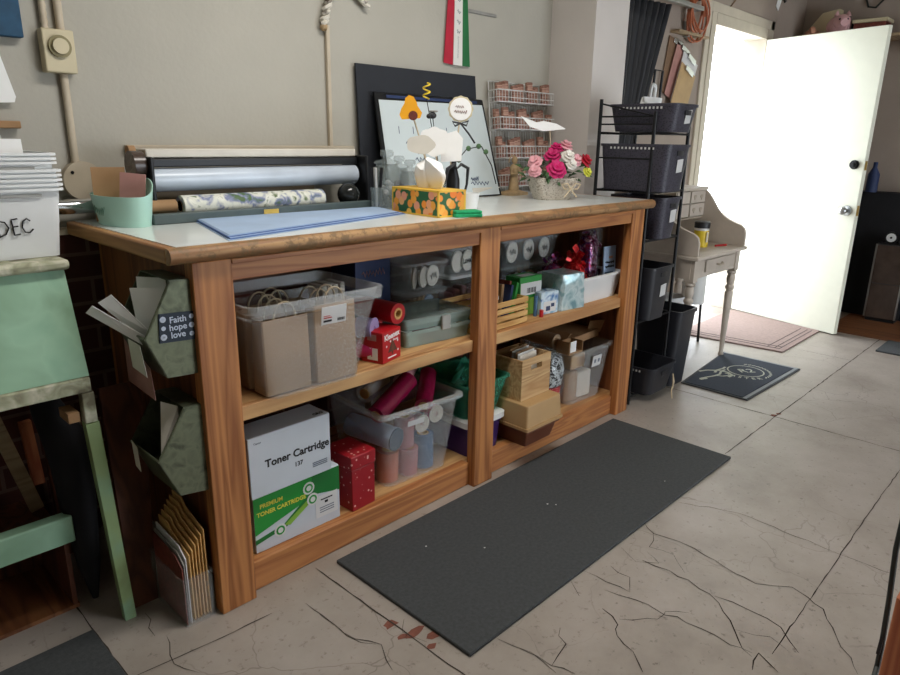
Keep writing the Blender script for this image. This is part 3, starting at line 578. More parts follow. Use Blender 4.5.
b = B(); b.loft([rrect(.364, .364, .03, .283), rrect(.39, .39, .03, .283), rrect(.39, .39, .03, .295), rrect(.355, .355, .03, .295), rrect(.355, .355, .03, .285)], cap0=False, cap1=False); obj('rim', b, 'plastic_rim', T)
b = B(); b.cbox((-.03, -.176, .235), (.075, .0015, .02), (.12, 0, 0)); obj('label_strip', b, 'label', T, label='white label strip')
RL = 'rolls in the wide clear bin'
def roll(label, p, q, r, m, group=RL, cap=None, n=22, core='manila'):
    p, q = Vector(p), Vector(q); mid = (p+q)/2; L = (q-p).length; R = (q-p).to_track_quat('Z', 'Y').to_euler()
    t = thing('wrap_roll', label, 'roll', mid, tuple(R), group)
    obj('wrap', B().lathe([(r*.55, -L/2), (r, -L/2), (r, L/2), (r*.55, L/2), (r*.55, -L/2)], n), m, t); obj('core', B().lathe([(r*.45, -L/2-.002), (r*.55, -L/2-.002), (r*.55, L/2+.002), (r*.45, L/2+.002), (r*.45, -L/2-.002)], n), cap or core, t)
    if cap: obj('end_cap', B().lathe([(0, -L/2-.004), (r*1.02, -L/2-.004), (r*1.02, -L/2), (0, -L/2)], n), cap, t)
roll('shiny magenta roll lying across the front of the wide clear bin', (.68, .14, .365), (.88, .19, .435), .035, 'magenta')
roll('shiny magenta roll at the right rim of the wide clear bin', (.87, .10, .36), (1.0, .21, .425), .033, 'magenta')
roll('pale rose roll lying between the two magenta rolls', (.86, .21, .425), (.99, .30, .445), .032, 'rose', core='card')
roll('clear film roll lying at the left back of the wide clear bin', (.71, .24, .41), (.86, .30, .415), .035, 'plastic_rim')
roll('pale blue tulle roll with a dark blue cap in the wide clear bin', (.735, .10, .27), (.69, .30, .28), .042, 'bluesheet', cap='lid_blue')
roll('orange tulle roll standing at the front left of the wide clear bin', (.735, .15, .1), (.735, .145, .215), .04, 'orange')
roll('rose tulle roll standing beside the orange one in the wide clear bin', (.825, .14, .1), (.825, .135, .2), .038, 'rose')
roll('rose tulle roll stacked on the other rose one in the wide clear bin', (.82, .15, .205), (.82, .15, .32), .036, 'rose')
roll('blue tulle roll standing in the front right of the wide clear bin', (.905, .14, .1), (.905, .14, .23), .04, 'blue')
roll('blue tulle roll behind the other blue one in the wide clear bin', (.93, .23, .1), (.93, .23, .27), .042, 'blue')
spool('ribbon_spool', 'white spool at the front of the wide clear bin, upper of two', 'ribbon spool', (.945, .125, .305), (PI/2, 0, -.06), .034, .03, 'pink', 'offwhite', .4)
spool('ribbon_spool', 'white spool at the front of the wide clear bin, lower of two', 'ribbon spool', (.875, .128, .285), (PI/2, 0, -.06), .034, .03, 'rose', 'offwhite', .4)
T = thing('shoe_box', 'purple clear shoe box with a white lid behind the middle post', 'box', (1.165, .19, .0955)); obj('body', tub(B(), .18, .26, .2, .28, .125, r=.02, rim=.002), 'purple', T); b = B(); b.loft([rrect(.225, .305, .025, .127), rrect(.225, .305, .025, .15), rrect(.19, .27, .02, .154)]); obj('lid', b, 'white', T)
tag(obj('purple_tissue', B().loft([rrect(.15, .22, .03, 0), rrect(.165, .24, .03, .06), rrect(.14, .2, .03, .1)]), 'lilac', loc=(1.165, .19, .1)), 'purple tissue stuffed in the purple shoe box', 'tissue')
T = thing('storage_bin', 'teal clear bin on the white lid of the purple shoe box', 'bin', (1.165, .2, .25)); obj('body', tub(B(), .19, .26, .25, .33, .15, r=.03, rim=.006, rimh=.008), 'tealplastic', T)
b = B(); rng = random.Random(9)
for i in range(16): b.cbox((rng.uniform(-.08, .08), rng.uniform(-.1, .1), rng.uniform(.05, .19)), (.09, .003, .08), (rng.uniform(-1, 1), rng.uniform(-1, 1), rng.uniform(0, 3)))
tag(obj('tissue_scraps', b, 'tealplastic', loc=(1.165, .2, .25)), 'teal cellophane scraps stuffed into the teal bin', 'cellophane')
# ---- bottom shelf, right bay
t = thing('planter_box', 'brown plastic planter box overhanging the front of the bottom shelf', 'planter', (1.40, .065, .0965)); obj('body', tub(B(), .175, .2, .215, .24, .08, t=.004, r=.008, rim=.006, rimh=.012), 'brown', t)
t = thing('tan_box', 'tan lidded plastic box on top of the brown planter', 'box', (1.40, .065, .1785)); b = B(); b.loft([rrect(.245, .27, .008, 0), rrect(.245, .27, .008, .012)]); obj('lip', b, 'tan', t); b = B(); b.loft([rrect(.235, .26, .01, .0122), rrect(.225, .245, .01, .105)]); obj('body', b, 'tan', t, bevel=.003)
t = thing('wooden_crate', 'pale wooden crate with a hand hole standing on the tan box', 'crate', (1.31, -.005, .2845), .02)
def panel_hole(w, h, hw, hh, hz, T0):
    b = B(); n = 12; hole = [(w/2+hw*math.cos(a)*(1 if 1 else 0), hz+hh*math.sin(a)) for a in [2*PI*i/24 for i in range(24)]]
    outer = []
    for x, z in hole:
        a = math.atan2(z-h/2, x-w/2); c, s_ = math.cos(a), math.sin(a); k = min((w/2)/abs(c) if abs(c) > 1e-6 else 9, (h/2)/abs(s_) if abs(s_) > 1e-6 else 9); outer.append((w/2+k*c, h/2+k*s_))
    return hole, outer
w, h = .195, .17
b = B(); b.box(0, w, 0, .008, 0, h*.55); b.box(0, w, 0, .008, h*.56, .118); b.box(0, .06, 0, .008, .118, .142); b.box(.135, w, 0, .008, .118, .142); b.box(0, w, 0, .008, .142, h)
obj('front_panel', b, 'woodcrate', t); b = B(); b.box(0, w, .162, .17, 0, h); obj('back_panel', b, 'woodcrate', t)
for x in (0, w-.008): obj('side_panel', BOX(x, x+.008, .008, .162, 0, h), 'woodcrate', t)
obj('base', BOX(.008, w-.008, .008, .162, 0, .006), 'woodcrate', t)
for i in range(6): tag(obj('paper_bundle', BOX(-.06, .06, -.001, .001, -.08, .08), ['offwhite', 'paper', 'card'][i % 3], loc=(1.40+.005*i, .03+.018*i, .383+.003*(i % 3)), rot=(.05*i-.1, 0, .08)), 'sheet standing in the pale wooden crate on the tan box', 'paper', 'papers in the pale wooden crate')
t = thing('shred_bag', 'clear bag of black and white shreds beside the pale wooden crate', 'bag', (1.70, .135, .0955)); b = B(); b.loft([rrect(.1, .09, .03, .13), rrect(.12, .1, .03, .2), rrect(.1, .08, .03, .26), rrect(.05, .05, .02, .275)]); obj('shreds', b, 'bw', t); b = B(); b.loft([rrect(.08, .08, .03, 0), rrect(.09, .09, .03, .125)]); obj('red_filling', b, 'redsat', t, label='red filling at the bottom of the bag'); b = B(); b.loft([rrect(.1, .1, .03, 0), rrect(.13, .11, .03, .2), rrect(.09, .07, .02, .3)], cap1=False); obj('film', b, 'cello', t)
T = thing('storage_bin', 'clear bin with cream packs at the right end of the bottom shelf', 'bin', (1.945, .215, .0955), -.02); obj('body', tub(B(), .26, .24, .33, .30, .27, t=.003, r=.03, rim=.008, rimh=.015), 'plastic', T)
b = B(); b.cbox((.03, -.152, .2), (.07, .0015, .055), (.11, 0, 0)); b.cbox((.015, -.1535, .2), (.014, .001, .018), (.11, 0, 0), 1); b.cbox((.045, -.1535, .2), (.014, .001, .018), (.11, 0, 0), 1); obj('label_card', b, ['label', 'greyink'], T)
for i, (x, y, z, w_, h_, m_) in enumerate(((1.86, .13, .1, .09, .15, 'kraft'), (1.97, .13, .1, .1, .13, 'offwhite'), (1.92, .14, .25, .12, .07, 'manila'), (2.02, .2, .1, .08, .16, 'kraft'), (1.9, .24, .1, .12, .2, 'offwhite'))):
    tag(obj('cream_pack', BOX(-w_/2, w_/2, -.03, .03, 0, h_), m_, loc=(x, y+.02, z), rot=(0, 0, .1*i-.2), bevel=.008), 'pale paper pack inside the clear bin at the right end', 'pack', 'pale packs in the right clear bin')
t = thing('open_carton', 'flattened brown carton with a raised flap lying on the right clear bin', 'carton', (1.97, .25, .367), .05); b = B(); b.cbox((0, 0, .02), (.30, .2, .035)); obj('body', b, 'card', t); b = B(); b.cbox((.14, -.09, .05), (.09, .004, .07), (.3, 0, -.5)); obj('flap', b, 'card', t); b = B(); b.cbox((-.12, -.03, .045), (.06, .12, .004), (0, -.5, 0)); obj('flap', b, 'card', t)
roll('brown paper roll lying on the right clear bin', (1.785, .17, .403), (1.785, .36, .41), .035, 'kraft', None, core='card')
t = thing('small_carton', 'small open brown carton with a white card at the front of the right clear bin', 'carton', (1.80, .10, .3665)); b = B(); b.box(-.055, -.051, -.03, .04, 0, .06); b.box(.051, .055, -.03, .04, 0, .05); b.box(-.051, .051, .036, .04, 0, .05); b.box(-.051, .051, -.03, .036, 0, .004); obj('body', b, 'card', t); obj('card', BOX(-.03, .015, -.02, -.018, .004, .055), 'paper', t)

# ================================================================== ON THE COUNTER TOP
TOP = 1.0408
def poly(cx, cz, r, n=20, ry=None, wav=0, k=0): return [(cx+r*(1+wav*math.cos(k*2*PI*i/n))*math.cos(2*PI*i/n), cz+(ry or r)*(1+wav*math.cos(k*2*PI*i/n))*math.sin(2*PI*i/n)) for i in range(n)]
# wrap dispenser with its rolls
t = thing('wrap_dispenser', 'long grey wrap dispenser with a cream top board at the left of the counter', 'dispenser', (0, 0, TOP))
obj('base_rail', BOX(.10, .915, .43, .46, 0, .03), mat('slate_rail', '#4f5c5c', .5), t, bevel=.003)
obj('base_plate', BOX(.12, .90, .46, .66, 0, .008), 'blackmetal', t)
obj('brass_plate', BOX(.46, .515, .4285, .43, .008, .024), 'brass', t, label='small brass plate on the base rail')
obj('top_board', BOX(.15, .945, .56, .64, .185, .212), 'offwhite', t, bevel=.004)
obj('cutter_bar', BOX(.15, .94, .545, .60, .158, .184), 'blackmetal', t, bevel=.004)
for x in (.135, .945): obj('end_bracket', BOX(x, x+.012, .50, .65, 0, .19), 'blackmetal', t, bevel=.004)
obj('round_cap', B().cyl((.10, .56, .165), (.134, .56, .165), .042, 24), 'tinted', t); obj('knob', B().cyl((.112, .60, .205), (.132, .60, .205), .016, 16), 'card', t)
obj('back_board', BOX(.16, .78, .60, .62, .01, .10), 'ltwood', t, bevel=.003)
roll('wide pale cellophane roll held in the wrap dispenser', (.152, .565, TOP+.12), (.935, .565, TOP+.12), .036, mat('pale_film', '#c2ccd8', .25, var=.12, scale=6), None, core='card')
roll('floral gift wrap roll in front of the cellophane roll', (.215, .50, TOP+.043), (.735, .50, TOP+.043), .033, 'gift_floral', None, core='chrome')
roll('bare brown cardboard tube lying left of the floral roll', (.12, .505, TOP+.045), (.20, .505, TOP+.045), .02, 'card', None)
t = thing('glass_ball', 'dark glass ball sitting at the right end of the dispenser', 'ball', (.86, .50, TOP+.0085)); obj('ball', B().ball((0, 0, .042), .042, 20), mat('dark_glass', '#2b2d2c', .08, var=0), t); obj('ring', B().lathe([(.018, 0), (.024, 0), (.022, .008), (.016, .008)], 20), 'blackmetal', t)
roll('silver foil tube lying at the back left corner of the counter', (-.13, .655, TOP+.045), (.06, .655, TOP+.045), .022, 'chrome', None, core='card')
# mint magazine holder
t = thing('mint_holder', 'oval mint plastic holder with brown card inside at the left counter corner', 'holder', (.055, .53, TOP))
def ov(k, w, d, zf): return [(w/2*math.cos(a)*(1 if abs(math.cos(a)) < 1.1 else 1), d/2*math.sin(a), zf(a)) for a in [2*PI*i/40 for i in range(40)]]
zt = lambda a: .085+.045*max(0, math.cos(a))**2
b = B(); b.loft([ov(0, .12, .25, lambda a: 0), ov(0, .15, .275, zt), ov(0, .144, .269, zt), ov(0, .114, .244, lambda a: .004)]); obj('body', b, 'mint', t)
b = B(); squig(b, Matrix.Translation((-.068, 0, .045)) @ Euler((PI/2-.13, 0, -PI/2)).to_matrix().to_4x4(), .08, .035, 4, .0012, 0, 6); obj('faint_lettering', b, mat('mint_dark', '#7fa596', .5, var=0), t)
tag(obj('card_sheet', BOX(-.045, .045, -.002, .002, 0, .155), 'card', loc=(.035, .56, TOP+.006), rot=(-.1, 0, -.35), bevel=.001), 'brown card standing at the left in the mint holder', 'card')
tag(obj('card_sheet', BOX(-.035, .035, -.002, .002, 0, .14), 'clippink', loc=(.065, .50, TOP+.006), rot=(-.08, .1, -.6), bevel=.001), 'pinkish card standing at the right in the mint holder', 'card')
# blue tissue sheets
P4 = [(.115, .024), (.888, .215), (.953, .402), (.228, .435)]
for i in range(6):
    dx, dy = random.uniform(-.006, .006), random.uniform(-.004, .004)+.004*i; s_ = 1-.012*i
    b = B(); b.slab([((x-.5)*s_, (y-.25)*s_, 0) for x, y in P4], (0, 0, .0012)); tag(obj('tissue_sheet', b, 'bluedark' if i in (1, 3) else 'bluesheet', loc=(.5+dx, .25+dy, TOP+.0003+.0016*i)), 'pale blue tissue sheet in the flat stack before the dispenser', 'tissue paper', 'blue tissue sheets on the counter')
t = thing('tissue_box', 'citrus print tissue box with white tissues at the counter front', 'tissue box', (.893, .058, TOP), -.06)
a0 = .36
b = B(); b.box(0, .125, 0, .25, 0, .088); obj('carton', b, 'fruit', t, bevel=.001)
b = B()
for x in (-.0006, .1196): 
    for y in (-.0006, .2446): b.box(x, x+.006, y, y+.006, 0, .0885)
b.box(-.0006, .1256, -.0006, .005, .083, .0892); b.box(-.0006, .1256, .245, .2506, .083, .0892); b.box(-.0006, .005, .005, .245, .083, .0892); b.box(.12, .1256, .005, .245, .083, .0892); b.box(.005, .12, .005, .245, .0885, .0892)
b.box(-.0006, .006, -.0006, .2506, 0, .006); b.box(-.0006, .1256, -.0006, .006, 0, .006); obj('yellow_border', b, 'fruit_edge', t)
b = B()
for k, (yy, hh, ph) in enumerate(((.085, .085, 0), (.15, .078, 1.2))):
    rings = []
    for j in range(7):
        g = j/6; rings.append([(.0625+(.008+.016*g)*math.cos(2*PI*i/20)*(1+.25*math.cos(3*2*PI*i/20+ph)*g)+.012*g*(k-.5), yy+(.03+.055*g-.05*g*g*g)*math.sin(2*PI*i/20), .0893+hh*g*(1+.22*math.sin(2*PI*i/20+ph)*g)) for i in range(20)])
    b.loft(rings, cap1=True)
obj('tissue', b, 'paper', t)
t = thing('sponge', 'green scouring sponge lying beside the citrus tissue box', 'sponge', (.945, .028, TOP), -.45); obj('scourer', BOX(0, .1, 0, .065, 0, .012), 'sponge', t, bevel=.003); obj('foam', BOX(.001, .099, .001, .064, .012, .022), 'sponge', t, bevel=.004)
tag(obj('white_cup', B().lathe([(0, 0), (.028, 0), (.037, .062), (.0355, .062), (.027, .003), (0, .003)], 28), 'white', loc=(1.19, .19, TOP)), 'plain white cup beside the black vase', 'cup')
tag(obj('cream_box', BOX(-.1, .1, -.03, .03, 0, .042), 'offwhite', loc=(1.70, .58, TOP), rot=(0, 0, .05), bevel=.004), 'low cream box in front of the leaning whiteboard', 'box')
# jars
def jar(loc, r, h, label, fill):
    t = thing('glass_jar', label, 'jar', loc, 0, 'lidded glass jars behind the tissue box')
    obj('body', B().lathe([(0, 0), (r, 0), (r, h*.8), (r*.85, h*.86), (r*.85, h*.9), (r*.8, h*.9), (r*.8, h*.85), (r*.94, h*.79), (r*.94, .005), (0, .005)], 28), 'glass', t)
    obj('lid', B().lathe([(0, h*.905), (r*.98, h*.905), (r, h*.93), (r*.9, h*.96), (r*.3, h*1.0), (r*.28, h*1.03), (r*.5, h*1.06), (r*.55, h*1.12), (r*.45, h*1.18), (0, h*1.19)], 28), 'glass', t)
    b = B(); rng = random.Random(int(100*loc[0]))
    for i in range(22): b.ball((rng.uniform(-.55, .55)*r, rng.uniform(-.55, .55)*r, .015+rng.random()*h*.45), (.012, .012, .012), 8)
    obj('contents', b, fill, t)
jar((.985, .425, TOP), .048, .18, 'tall lidded glass jar of white sweets nearest the dispenser', 'label'); jar((1.065, .385, TOP), .042, .15, 'lidded glass jar of dark red pieces behind the citrus tissue box', 'amber'); jar((1.09, .475, TOP), .04, .16, 'lidded glass jar standing behind the two front jars', 'rose')
t = thing('pen_cup', 'small clear cup of pens left of the glass jars', 'pen cup', (.918, .405, TOP)); obj('cup', B().lathe([(0, 0), (.022, 0), (.024, .08), (.022, .08), (.02, .003), (0, .003)], 20), 'glass', t)
for i, m_ in enumerate(('ink', 'ltgrey', 'ink', 'label', 'ink')):
    a = i*1.3; tag(obj('pen', B().cyl((.008*math.cos(a), .008*math.sin(a), .005), (.022*math.cos(a), .022*math.sin(a), .15), .004, 8), m_, loc=(.918, .405, TOP)), ['black pen leaning in the clear pen cup', 'grey pen leaning in the clear pen cup', 'black pen leaning in the clear pen cup', 'white pen leaning in the clear pen cup', 'black pen leaning in the clear pen cup'][i], 'pen', 'pens in the clear cup')
# black vase with cutouts on sticks
VX, VY = 1.12, .24
t = thing('vase', 'slim black ribboned bottle vase holding sticks with cutouts', 'vase', (VX+.03, VY, TOP)); obj('bottle', B().lathe([(0, 0), (.024, 0), (.027, .02), (.025, .11), (.012, .16), (.011, .185), (.008, .185), (.008, .15), (0, .15)], 24), 'blackmetal', t)
b = B()
for s, q in ((-1, .05), (1, .06)): b.tube([(0, -.02, .15), (s*.02, -.022, .165), (s*q, -.02, .15), (s*q*1.1, -.01, .09), (s*q*.9, 0, .03)], [.003, .006, .007, .005, .004], 6)
obj('ribbon', b, 'black', t)
t = thing('vase', 'small clear glass vase holding sticks beside the black bottle vase', 'vase', (VX-.045, VY, TOP)); obj('bottle', B().lathe([(0, 0), (.03, 0), (.034, .06), (.02, .12), (.022, .135), (.019, .135), (.017, .12), (.031, .06), (.027, .004), (0, .004)], 24), 'glass', t)
RZ = -.75
def pick(name, label, cat, top, base, polys, texts=(), stick='twine', th=.004, group=None):
    t = thing(name, label, cat, top, RZ, group)
    for i, (nm, pts, m_, y) in enumerate(polys): obj(nm, B().prism(pts, 'y', y-th/2, y+th/2), m_, t)
    R = Matrix.Rotation(-RZ, 3, 'Z'); d = R @ (Vector(base)-Vector(top)); obj('stick', B().cyl((0, th, 0), tuple(d), .0028, 8), stick, t)
    for s_, sz, z, m_ in texts: obj('lettering', B().text(s_, sz, FRONT(0, -th/2-.0045, z), 0, .0006), m_, t)
    return t
hive = [(x*.78, z) for x, z in [(-.04, -.035), (.042, -.03), (.05, -.012), (.03, .01), (.026, .022), (.012, .04), (-.008, .045), (-.024, .035), (-.028, .018), (-.042, 0), (-.05, -.02)]]
pick('beehive_cutout', 'orange yellow beehive cutout on a stick at the left of the bunch', 'cutout', (.945, .25, 1.393), (VX-.05, VY, TOP+.05), [('hive', hive, 'yellow', 0), ('opening', poly(.008, -.022, .016, 14), 'amber', -.003)])
t = thing('bee_pick', 'small yellow spiral bee on a wire above the beehive cutout', 'bee pick', (1.02, .25, 1.43)); b = B(); b.tube([(.012*math.cos(a), .012*math.sin(a), .008*a/2) for a in [i*PI/5 for i in range(22)]], .003, 6); obj('spiral', b, 'canlabel', t); obj('wire', B().cyl((0, 0, 0), (.08, -.01, -.32), .0015, 6), 'blackmetal', t)
t = thing('bee_pick', 'little black bee on a wire right of the beehive cutout', 'bee pick', (1.05, .25, 1.375)); b = B(); b.ball((0, 0, 0), (.017, .012, .012), 12); b.ball((-.018, 0, -.003), .009, 10); obj('body', b, 'black', t); b = B(); b.ball((.004, -.01, .014), (.012, .008, .004), 8); b.ball((.004, .01, .014), (.012, .008, .004), 8); obj('wing', b, 'ltgrey', t); obj('wire', B().cyl((0, 0, 0), (.04, -.01, -.27), .0015, 6), 'blackmetal', t)
pick('cloud_cutout', 'pale round paper cutout low at the left of the bunch', 'cutout', (.965, .22, 1.275), (VX-.05, VY, TOP+.05), [('card', poly(0, 0, .05, 24, .032, .05, 5), 'offwhite', 0)])
pick('cloud_cutout', 'large white scalloped paper cutout under the black bee', 'cutout', (1.045, .235, 1.285), (VX-.03, VY, TOP+.05), [('card', poly(0, 0, .058, 32, .05, .06, 8), 'paper', 0)])
pick('tag_cutout', 'tall white paper tag standing right of the scalloped cutout', 'cutout', (1.135, .24, 1.268), (VX+.02, VY, TOP+.1), [('card', [(-.035, -.055), (.04, -.05), (.045, .03), (.02, .058), (-.02, .045), (-.038, .01)], 'paper', 0)])
sc = pick('round_sign', 'round cream scalloped sign on a stick above the black vase', 'sign', (1.195, .25, 1.402), (VX+.035, VY, TOP+.13), [('plaque', poly(0, 0, .046, 48, None, .035, 12), 'cream', 0), ('face', poly(0, 0, .04, 32), 'paper', -.003)], (), th=.004)
b = squig(B(), FRONT(-.004, -.0056, .008), .03, .012, 3, .0014, 0, 61); squig(b, FRONT(0, -.0056, -.010), .045, .012, 4, .0018, 0, 62); obj('lettering', b, 'amber', sc)
b = B(); b.tube([(0, -.004, -.05), (-.02, -.008, -.06), (-.03, -.006, -.045), (0, -.004, -.05), (.022, -.008, -.058), (.03, -.006, -.042), (0, -.004, -.05), (.03, -.01, -.085), (.055, -.008, -.12)], .004, 6); obj('bow', b, 'black', sc)
t = thing('leaf_sprig', 'dark sprig with green leaves arching right from the vases', 'sprig', (VX+.03, VY, TOP+.16)); obj('stem', B().tube([(0, 0, 0), (.05, -.02, .06), (.11, -.04, .07), (.16, -.05, .0), (.19, -.05, -.07)], .0022, 6), 'blackmetal', t)
for p in ((.06, -.02, .062), (.1, -.035, .07), (.13, -.045, .05), (-.01, .01, .03), (.02, -.01, .02)): obj('leaf', B().ball(p, (.014, .006, .010), 8), 'leaf', t)
# boards leaning on the wall
t = thing('foam_board', 'big black foam board leaning against the wall', 'board'); b = B(); b.slab([(1.07, .675, TOP), (1.80, .675, TOP), (1.763, .699, 1.577), (1.063, .699, 1.577)], (0, .008, 0)); obj('sheet', b, 'blackfoam', t)
t = thing('whiteboard', 'white planner board with handwriting leaning on the black foam board', 'whiteboard')
def wbp(u, v, o=0): # u along the board, v up its slope
    a = Vector((1.10, .545, TOP+.003)); e = Vector((0, .118, .405)).normalized(); nrm = Vector((0, -.405, .118)).normalized(); return tuple(a+Vector((1, 0, 0))*u+e*v+nrm*o)
b = B(); b.slab([wbp(.0, 0), wbp(.70, 0), wbp(.685, .445), wbp(.03, .445)], Vector((0, .01, .003))); obj('frame', b, 'blackmetal', t)
b = B(); b.slab([wbp(.015, .005, .003), wbp(.685, .005, .003), wbp(.672, .42, .003), wbp(.045, .415, .003)], Vector((0, .002, .0006))); obj('writing_surface', b, mat('whiteboard_sheet', '#ccd6d8', .35, var=.02), t)
b = B(); b.slab([wbp(.09, .425, .003), wbp(.64, .425, .003), wbp(.64, .437, .003), wbp(.09, .437, .003)], Vector((0, .001, 0))); obj('blue_strip', b, 'navy', t)
e = Vector((0, .118, .405)).normalized(); nrm = Vector((0, -.405, .118)).normalized(); RB = Matrix((Vector((1, 0, 0)), e, nrm)).transposed().to_4x4()
b = B()
for k, (u, v, w_) in enumerate(((.2, .24, .10), (.23, .205, .07), (.33, .205, .06), (.24, .17, .11), (.21, .14, .04), (.26, .14, .06), (.25, .105, .09), (.22, .07, .10), (.24, .04, .06), (.56, .06, .12), (.53, .08, .05))):
    squig(b, Matrix.Translation(wbp(u, v, .0038)) @ RB, w_, .022, 4, .002, 0, 20+k)
for u in (.12, .2, .3, .4): b.slab([wbp(u, .28, .0036), wbp(u+.003, .28, .0036), wbp(u+.006, .31, .0036), wbp(u+.003, .31, .0036)], nrm*.0005)
obj('handwriting', b, 'navy', t)
# white wire rack with stamps
t = thing('wire_rack', 'white wire rack with four baskets leaning on the wall right of the whiteboard', 'rack', (1.865, .655, TOP), (-.1, 0, 0))
w, h = .43, .525; b = B(); b.tube([(0, 0, .004), (w, 0, .004), (w, 0, h), (0, 0, h)], .004, 6, closed=True)
for i in range(1, 22): b.cyl((w*i/22, 0, .004), (w*i/22, 0, h), .0013, 5)
for i in range(1, 7): b.cyl((0, .0026, h*i/7), (w, .0026, h*i/7), .0016, 5)
obj('grid_panel', b, 'wire', t)
BZ = (.03, .165, .30, .425)
for z in BZ:
    b = B(); d = .065; hh = .055
    for zz in (z, z+.022, z+hh): b.tube([(-.002, -.003, zz), (-.002, -d, zz), (w+.002, -d, zz), (w+.002, -.003, zz)], .0018 if zz == z+.022 else .003, 6)
    for i in range(20): x = w*i/19; b.tube([(x, -.003, z), (x, -d, z), (x, -d-.001, z+hh)], .0012, 5)
    for i in range(3): b.cyl((-.002, -.02*i-.012, z), (-.002, -.02*i-.012, z+hh), .0014, 5); b.cyl((w+.002, -.02*i-.012, z), (w+.002, -.02*i-.012, z+hh), .0014, 5)
    obj('basket', b, 'wire', t)
proto = None
rows = ('lowest', 'second lowest', 'second highest', 'top')
for r_, z in enumerate(BZ):
    for i in range(11):
        lab = 'small brown wooden stamp standing in the %s basket of the white wire rack' % rows[r_]
        x = .018+.039*i; y = -.036+.01*((i*7+r_) % 3-1); P = Matrix.Translation((1.865, .655, TOP)) @ Euler((-.1, 0, 0)).to_matrix().to_4x4() @ Vector((x, y, z+.003))
        if proto is None:
            proto = thing('rubber_stamp', lab, 'stamp', P, (-.1, 0, 0), 'wooden stamps in the wire rack'); obj('block', BOX(-.0165, .0165, -.01, .01, .008, .095), 'stampwood', proto, bevel=.003); obj('rubber_pad', BOX(-.015, .015, -.009, .009, 0, .0078), 'clippink', proto); o = proto
        else: o = dup(proto, P, (-.1, 0, .2*((i+r_) % 3-1)), lab)
        o.scale = (1, 1, .8+.25*((i*5+r_*3) % 4)/3)
# figurine
t = thing('figurine', 'small tan standing figurine on a round base before the wire rack', 'figurine', (1.895, .55, TOP)); b = B(); b.loft([rrect(.14, .09, .02, 0), rrect(.14, .09, .02, .012), rrect(.05, .05, .015, .022)]); obj('base', b, 'resin', t)
b = B(); b.lathe([(0, .02), (.026, .02), (.022, .06), (.018, .095), (.024, .125), (.014, .142), (.006, .147), (0, .148)], 20); b.ball((0, 0, .163), (.015, .015, .018), 14); b.tube([(.02, 0, .125), (.036, -.012, .10), (.012, -.028, .095)], [.007, .007, .006], 8); b.tube([(-.02, 0, .125), (-.036, -.012, .10), (-.008, -.028, .10)], [.007, .007, .006], 8); b.tube([(.028*math.cos(a), .012, .15+.034*math.sin(a)) for a in [PI*i/8-.4 for i in range(10)]], .003, 6); obj('figure', b, 'resin', t)
# flower basket
t = thing('flower_basket', 'white wicker basket of pink and red artificial flowers with a twine bow', 'flower basket', (1.84, .285, TOP), -.5)
b = B(); rng = random.Random(4)
rings = []
for k in range(9):
    z = .095*k/8; w_ = .15+.06*k/8+(.006 if k % 2 else 0); d_ = .10+.04*k/8+(.006 if k % 2 else 0); rings.append(rrect(w_, d_, .03, z, 6))
rings += [rrect(.215, .145, .03, .095, 6), rrect(.205, .135, .03, .098, 6), rrect(.14, .09, .025, .01, 6)]; b.loft(rings); obj('wicker', b, 'wicker', t)
b = B()
for s in (-1, 1): b.tube([(.055, -.078, .05), (.055+s*.02, -.084, .075), (.055+s*.045, -.08, .07), (.055+s*.03, -.082, .05), (.055, -.078, .05), (.055+s*.03, -.08, .015)], .0035, 6)
obj('bow', b, 'twine', t)
b = B()
for i in range(70):
    a = rng.uniform(0, 2*PI); r = rng.uniform(.02, .15); z = rng.uniform(.08, .16); L_ = rng.uniform(.03, .055)
    T = Matrix.Translation((r*math.cos(a), .6*r*math.sin(a), z)) @ Euler((rng.uniform(-.8, .8), rng.uniform(-.8, .8), a)).to_matrix().to_4x4()
    b.add([(0, 0, 0), (L_*.5, L_*.22, .004), (L_, 0, -.004), (L_*.5, -L_*.22, .004), (L_*.5, 0, .012)], [(0, 4, 1), (1, 4, 2), (2, 4, 3), (3, 4, 0), (0, 1, 2, 3)], 0, T)
o = obj('foliage', b, 'leaf', t); o['kind'] = 'stuff'
def bloom(p, r, m_, tilt):
    b = B()
    for ring, (n, rr, zz, op) in enumerate(((4, .35, .55, .2), (6, .62, .35, .6), (8, .9, .1, 1.0))):
        for i in range(n):
            a = 2*PI*i/n+ring*.5; T = Matrix.Translation(p) @ Euler(tilt).to_matrix().to_4x4() @ Matrix.Rotation(a, 4, 'Z') @ Matrix.Translation((r*rr*.6, 0, r*zz)) @ Matrix.Rotation(op-PI/2*.6, 4, 'Y')
            b.ball((0, 0, 0), (r*.42, r*.4, r*.12), 8, 0, T)
    b.ball(p, r*.45, 8); obj('flower', b, m_, t)
for p, r, m_, tl in (((-.02, -.075, .13), .05, 'fl_mag', (.9, -.2, 0)), ((-.02, -.03, .185), .042, 'fl_mag', (.6, -.3, 0)), ((.0, -.02, .215), .036, 'fl_mag', (.3, 0, 0)), ((-.10, -.03, .16), .038, 'fl_pink', (.5, -.7, 0)), ((-.11, -.05, .125), .034, 'fl_pink', (.8, -.6, 0)), ((.055, 0, .225), .038, 'fl_pink', (.3, .2, 0)), ((.075, -.06, .17), .035, 'fl_pink', (.8, .3, 0)), ((.04, -.06, .185), .036, 'fl_white', (.8, .1, 0)), ((.05, -.075, .155), .03, 'fl_white', (1, .2, 0)), ((.135, -.03, .165), .04, 'fl_red', (.5, .7, 0)), ((.14, -.055, .12), .026, 'fl_yel', (.9, .6, 0)), ((.03, .05, .19), .034, 'fl_pink', (-.3, .2, 0))): bloom(p, r, m_, tl)
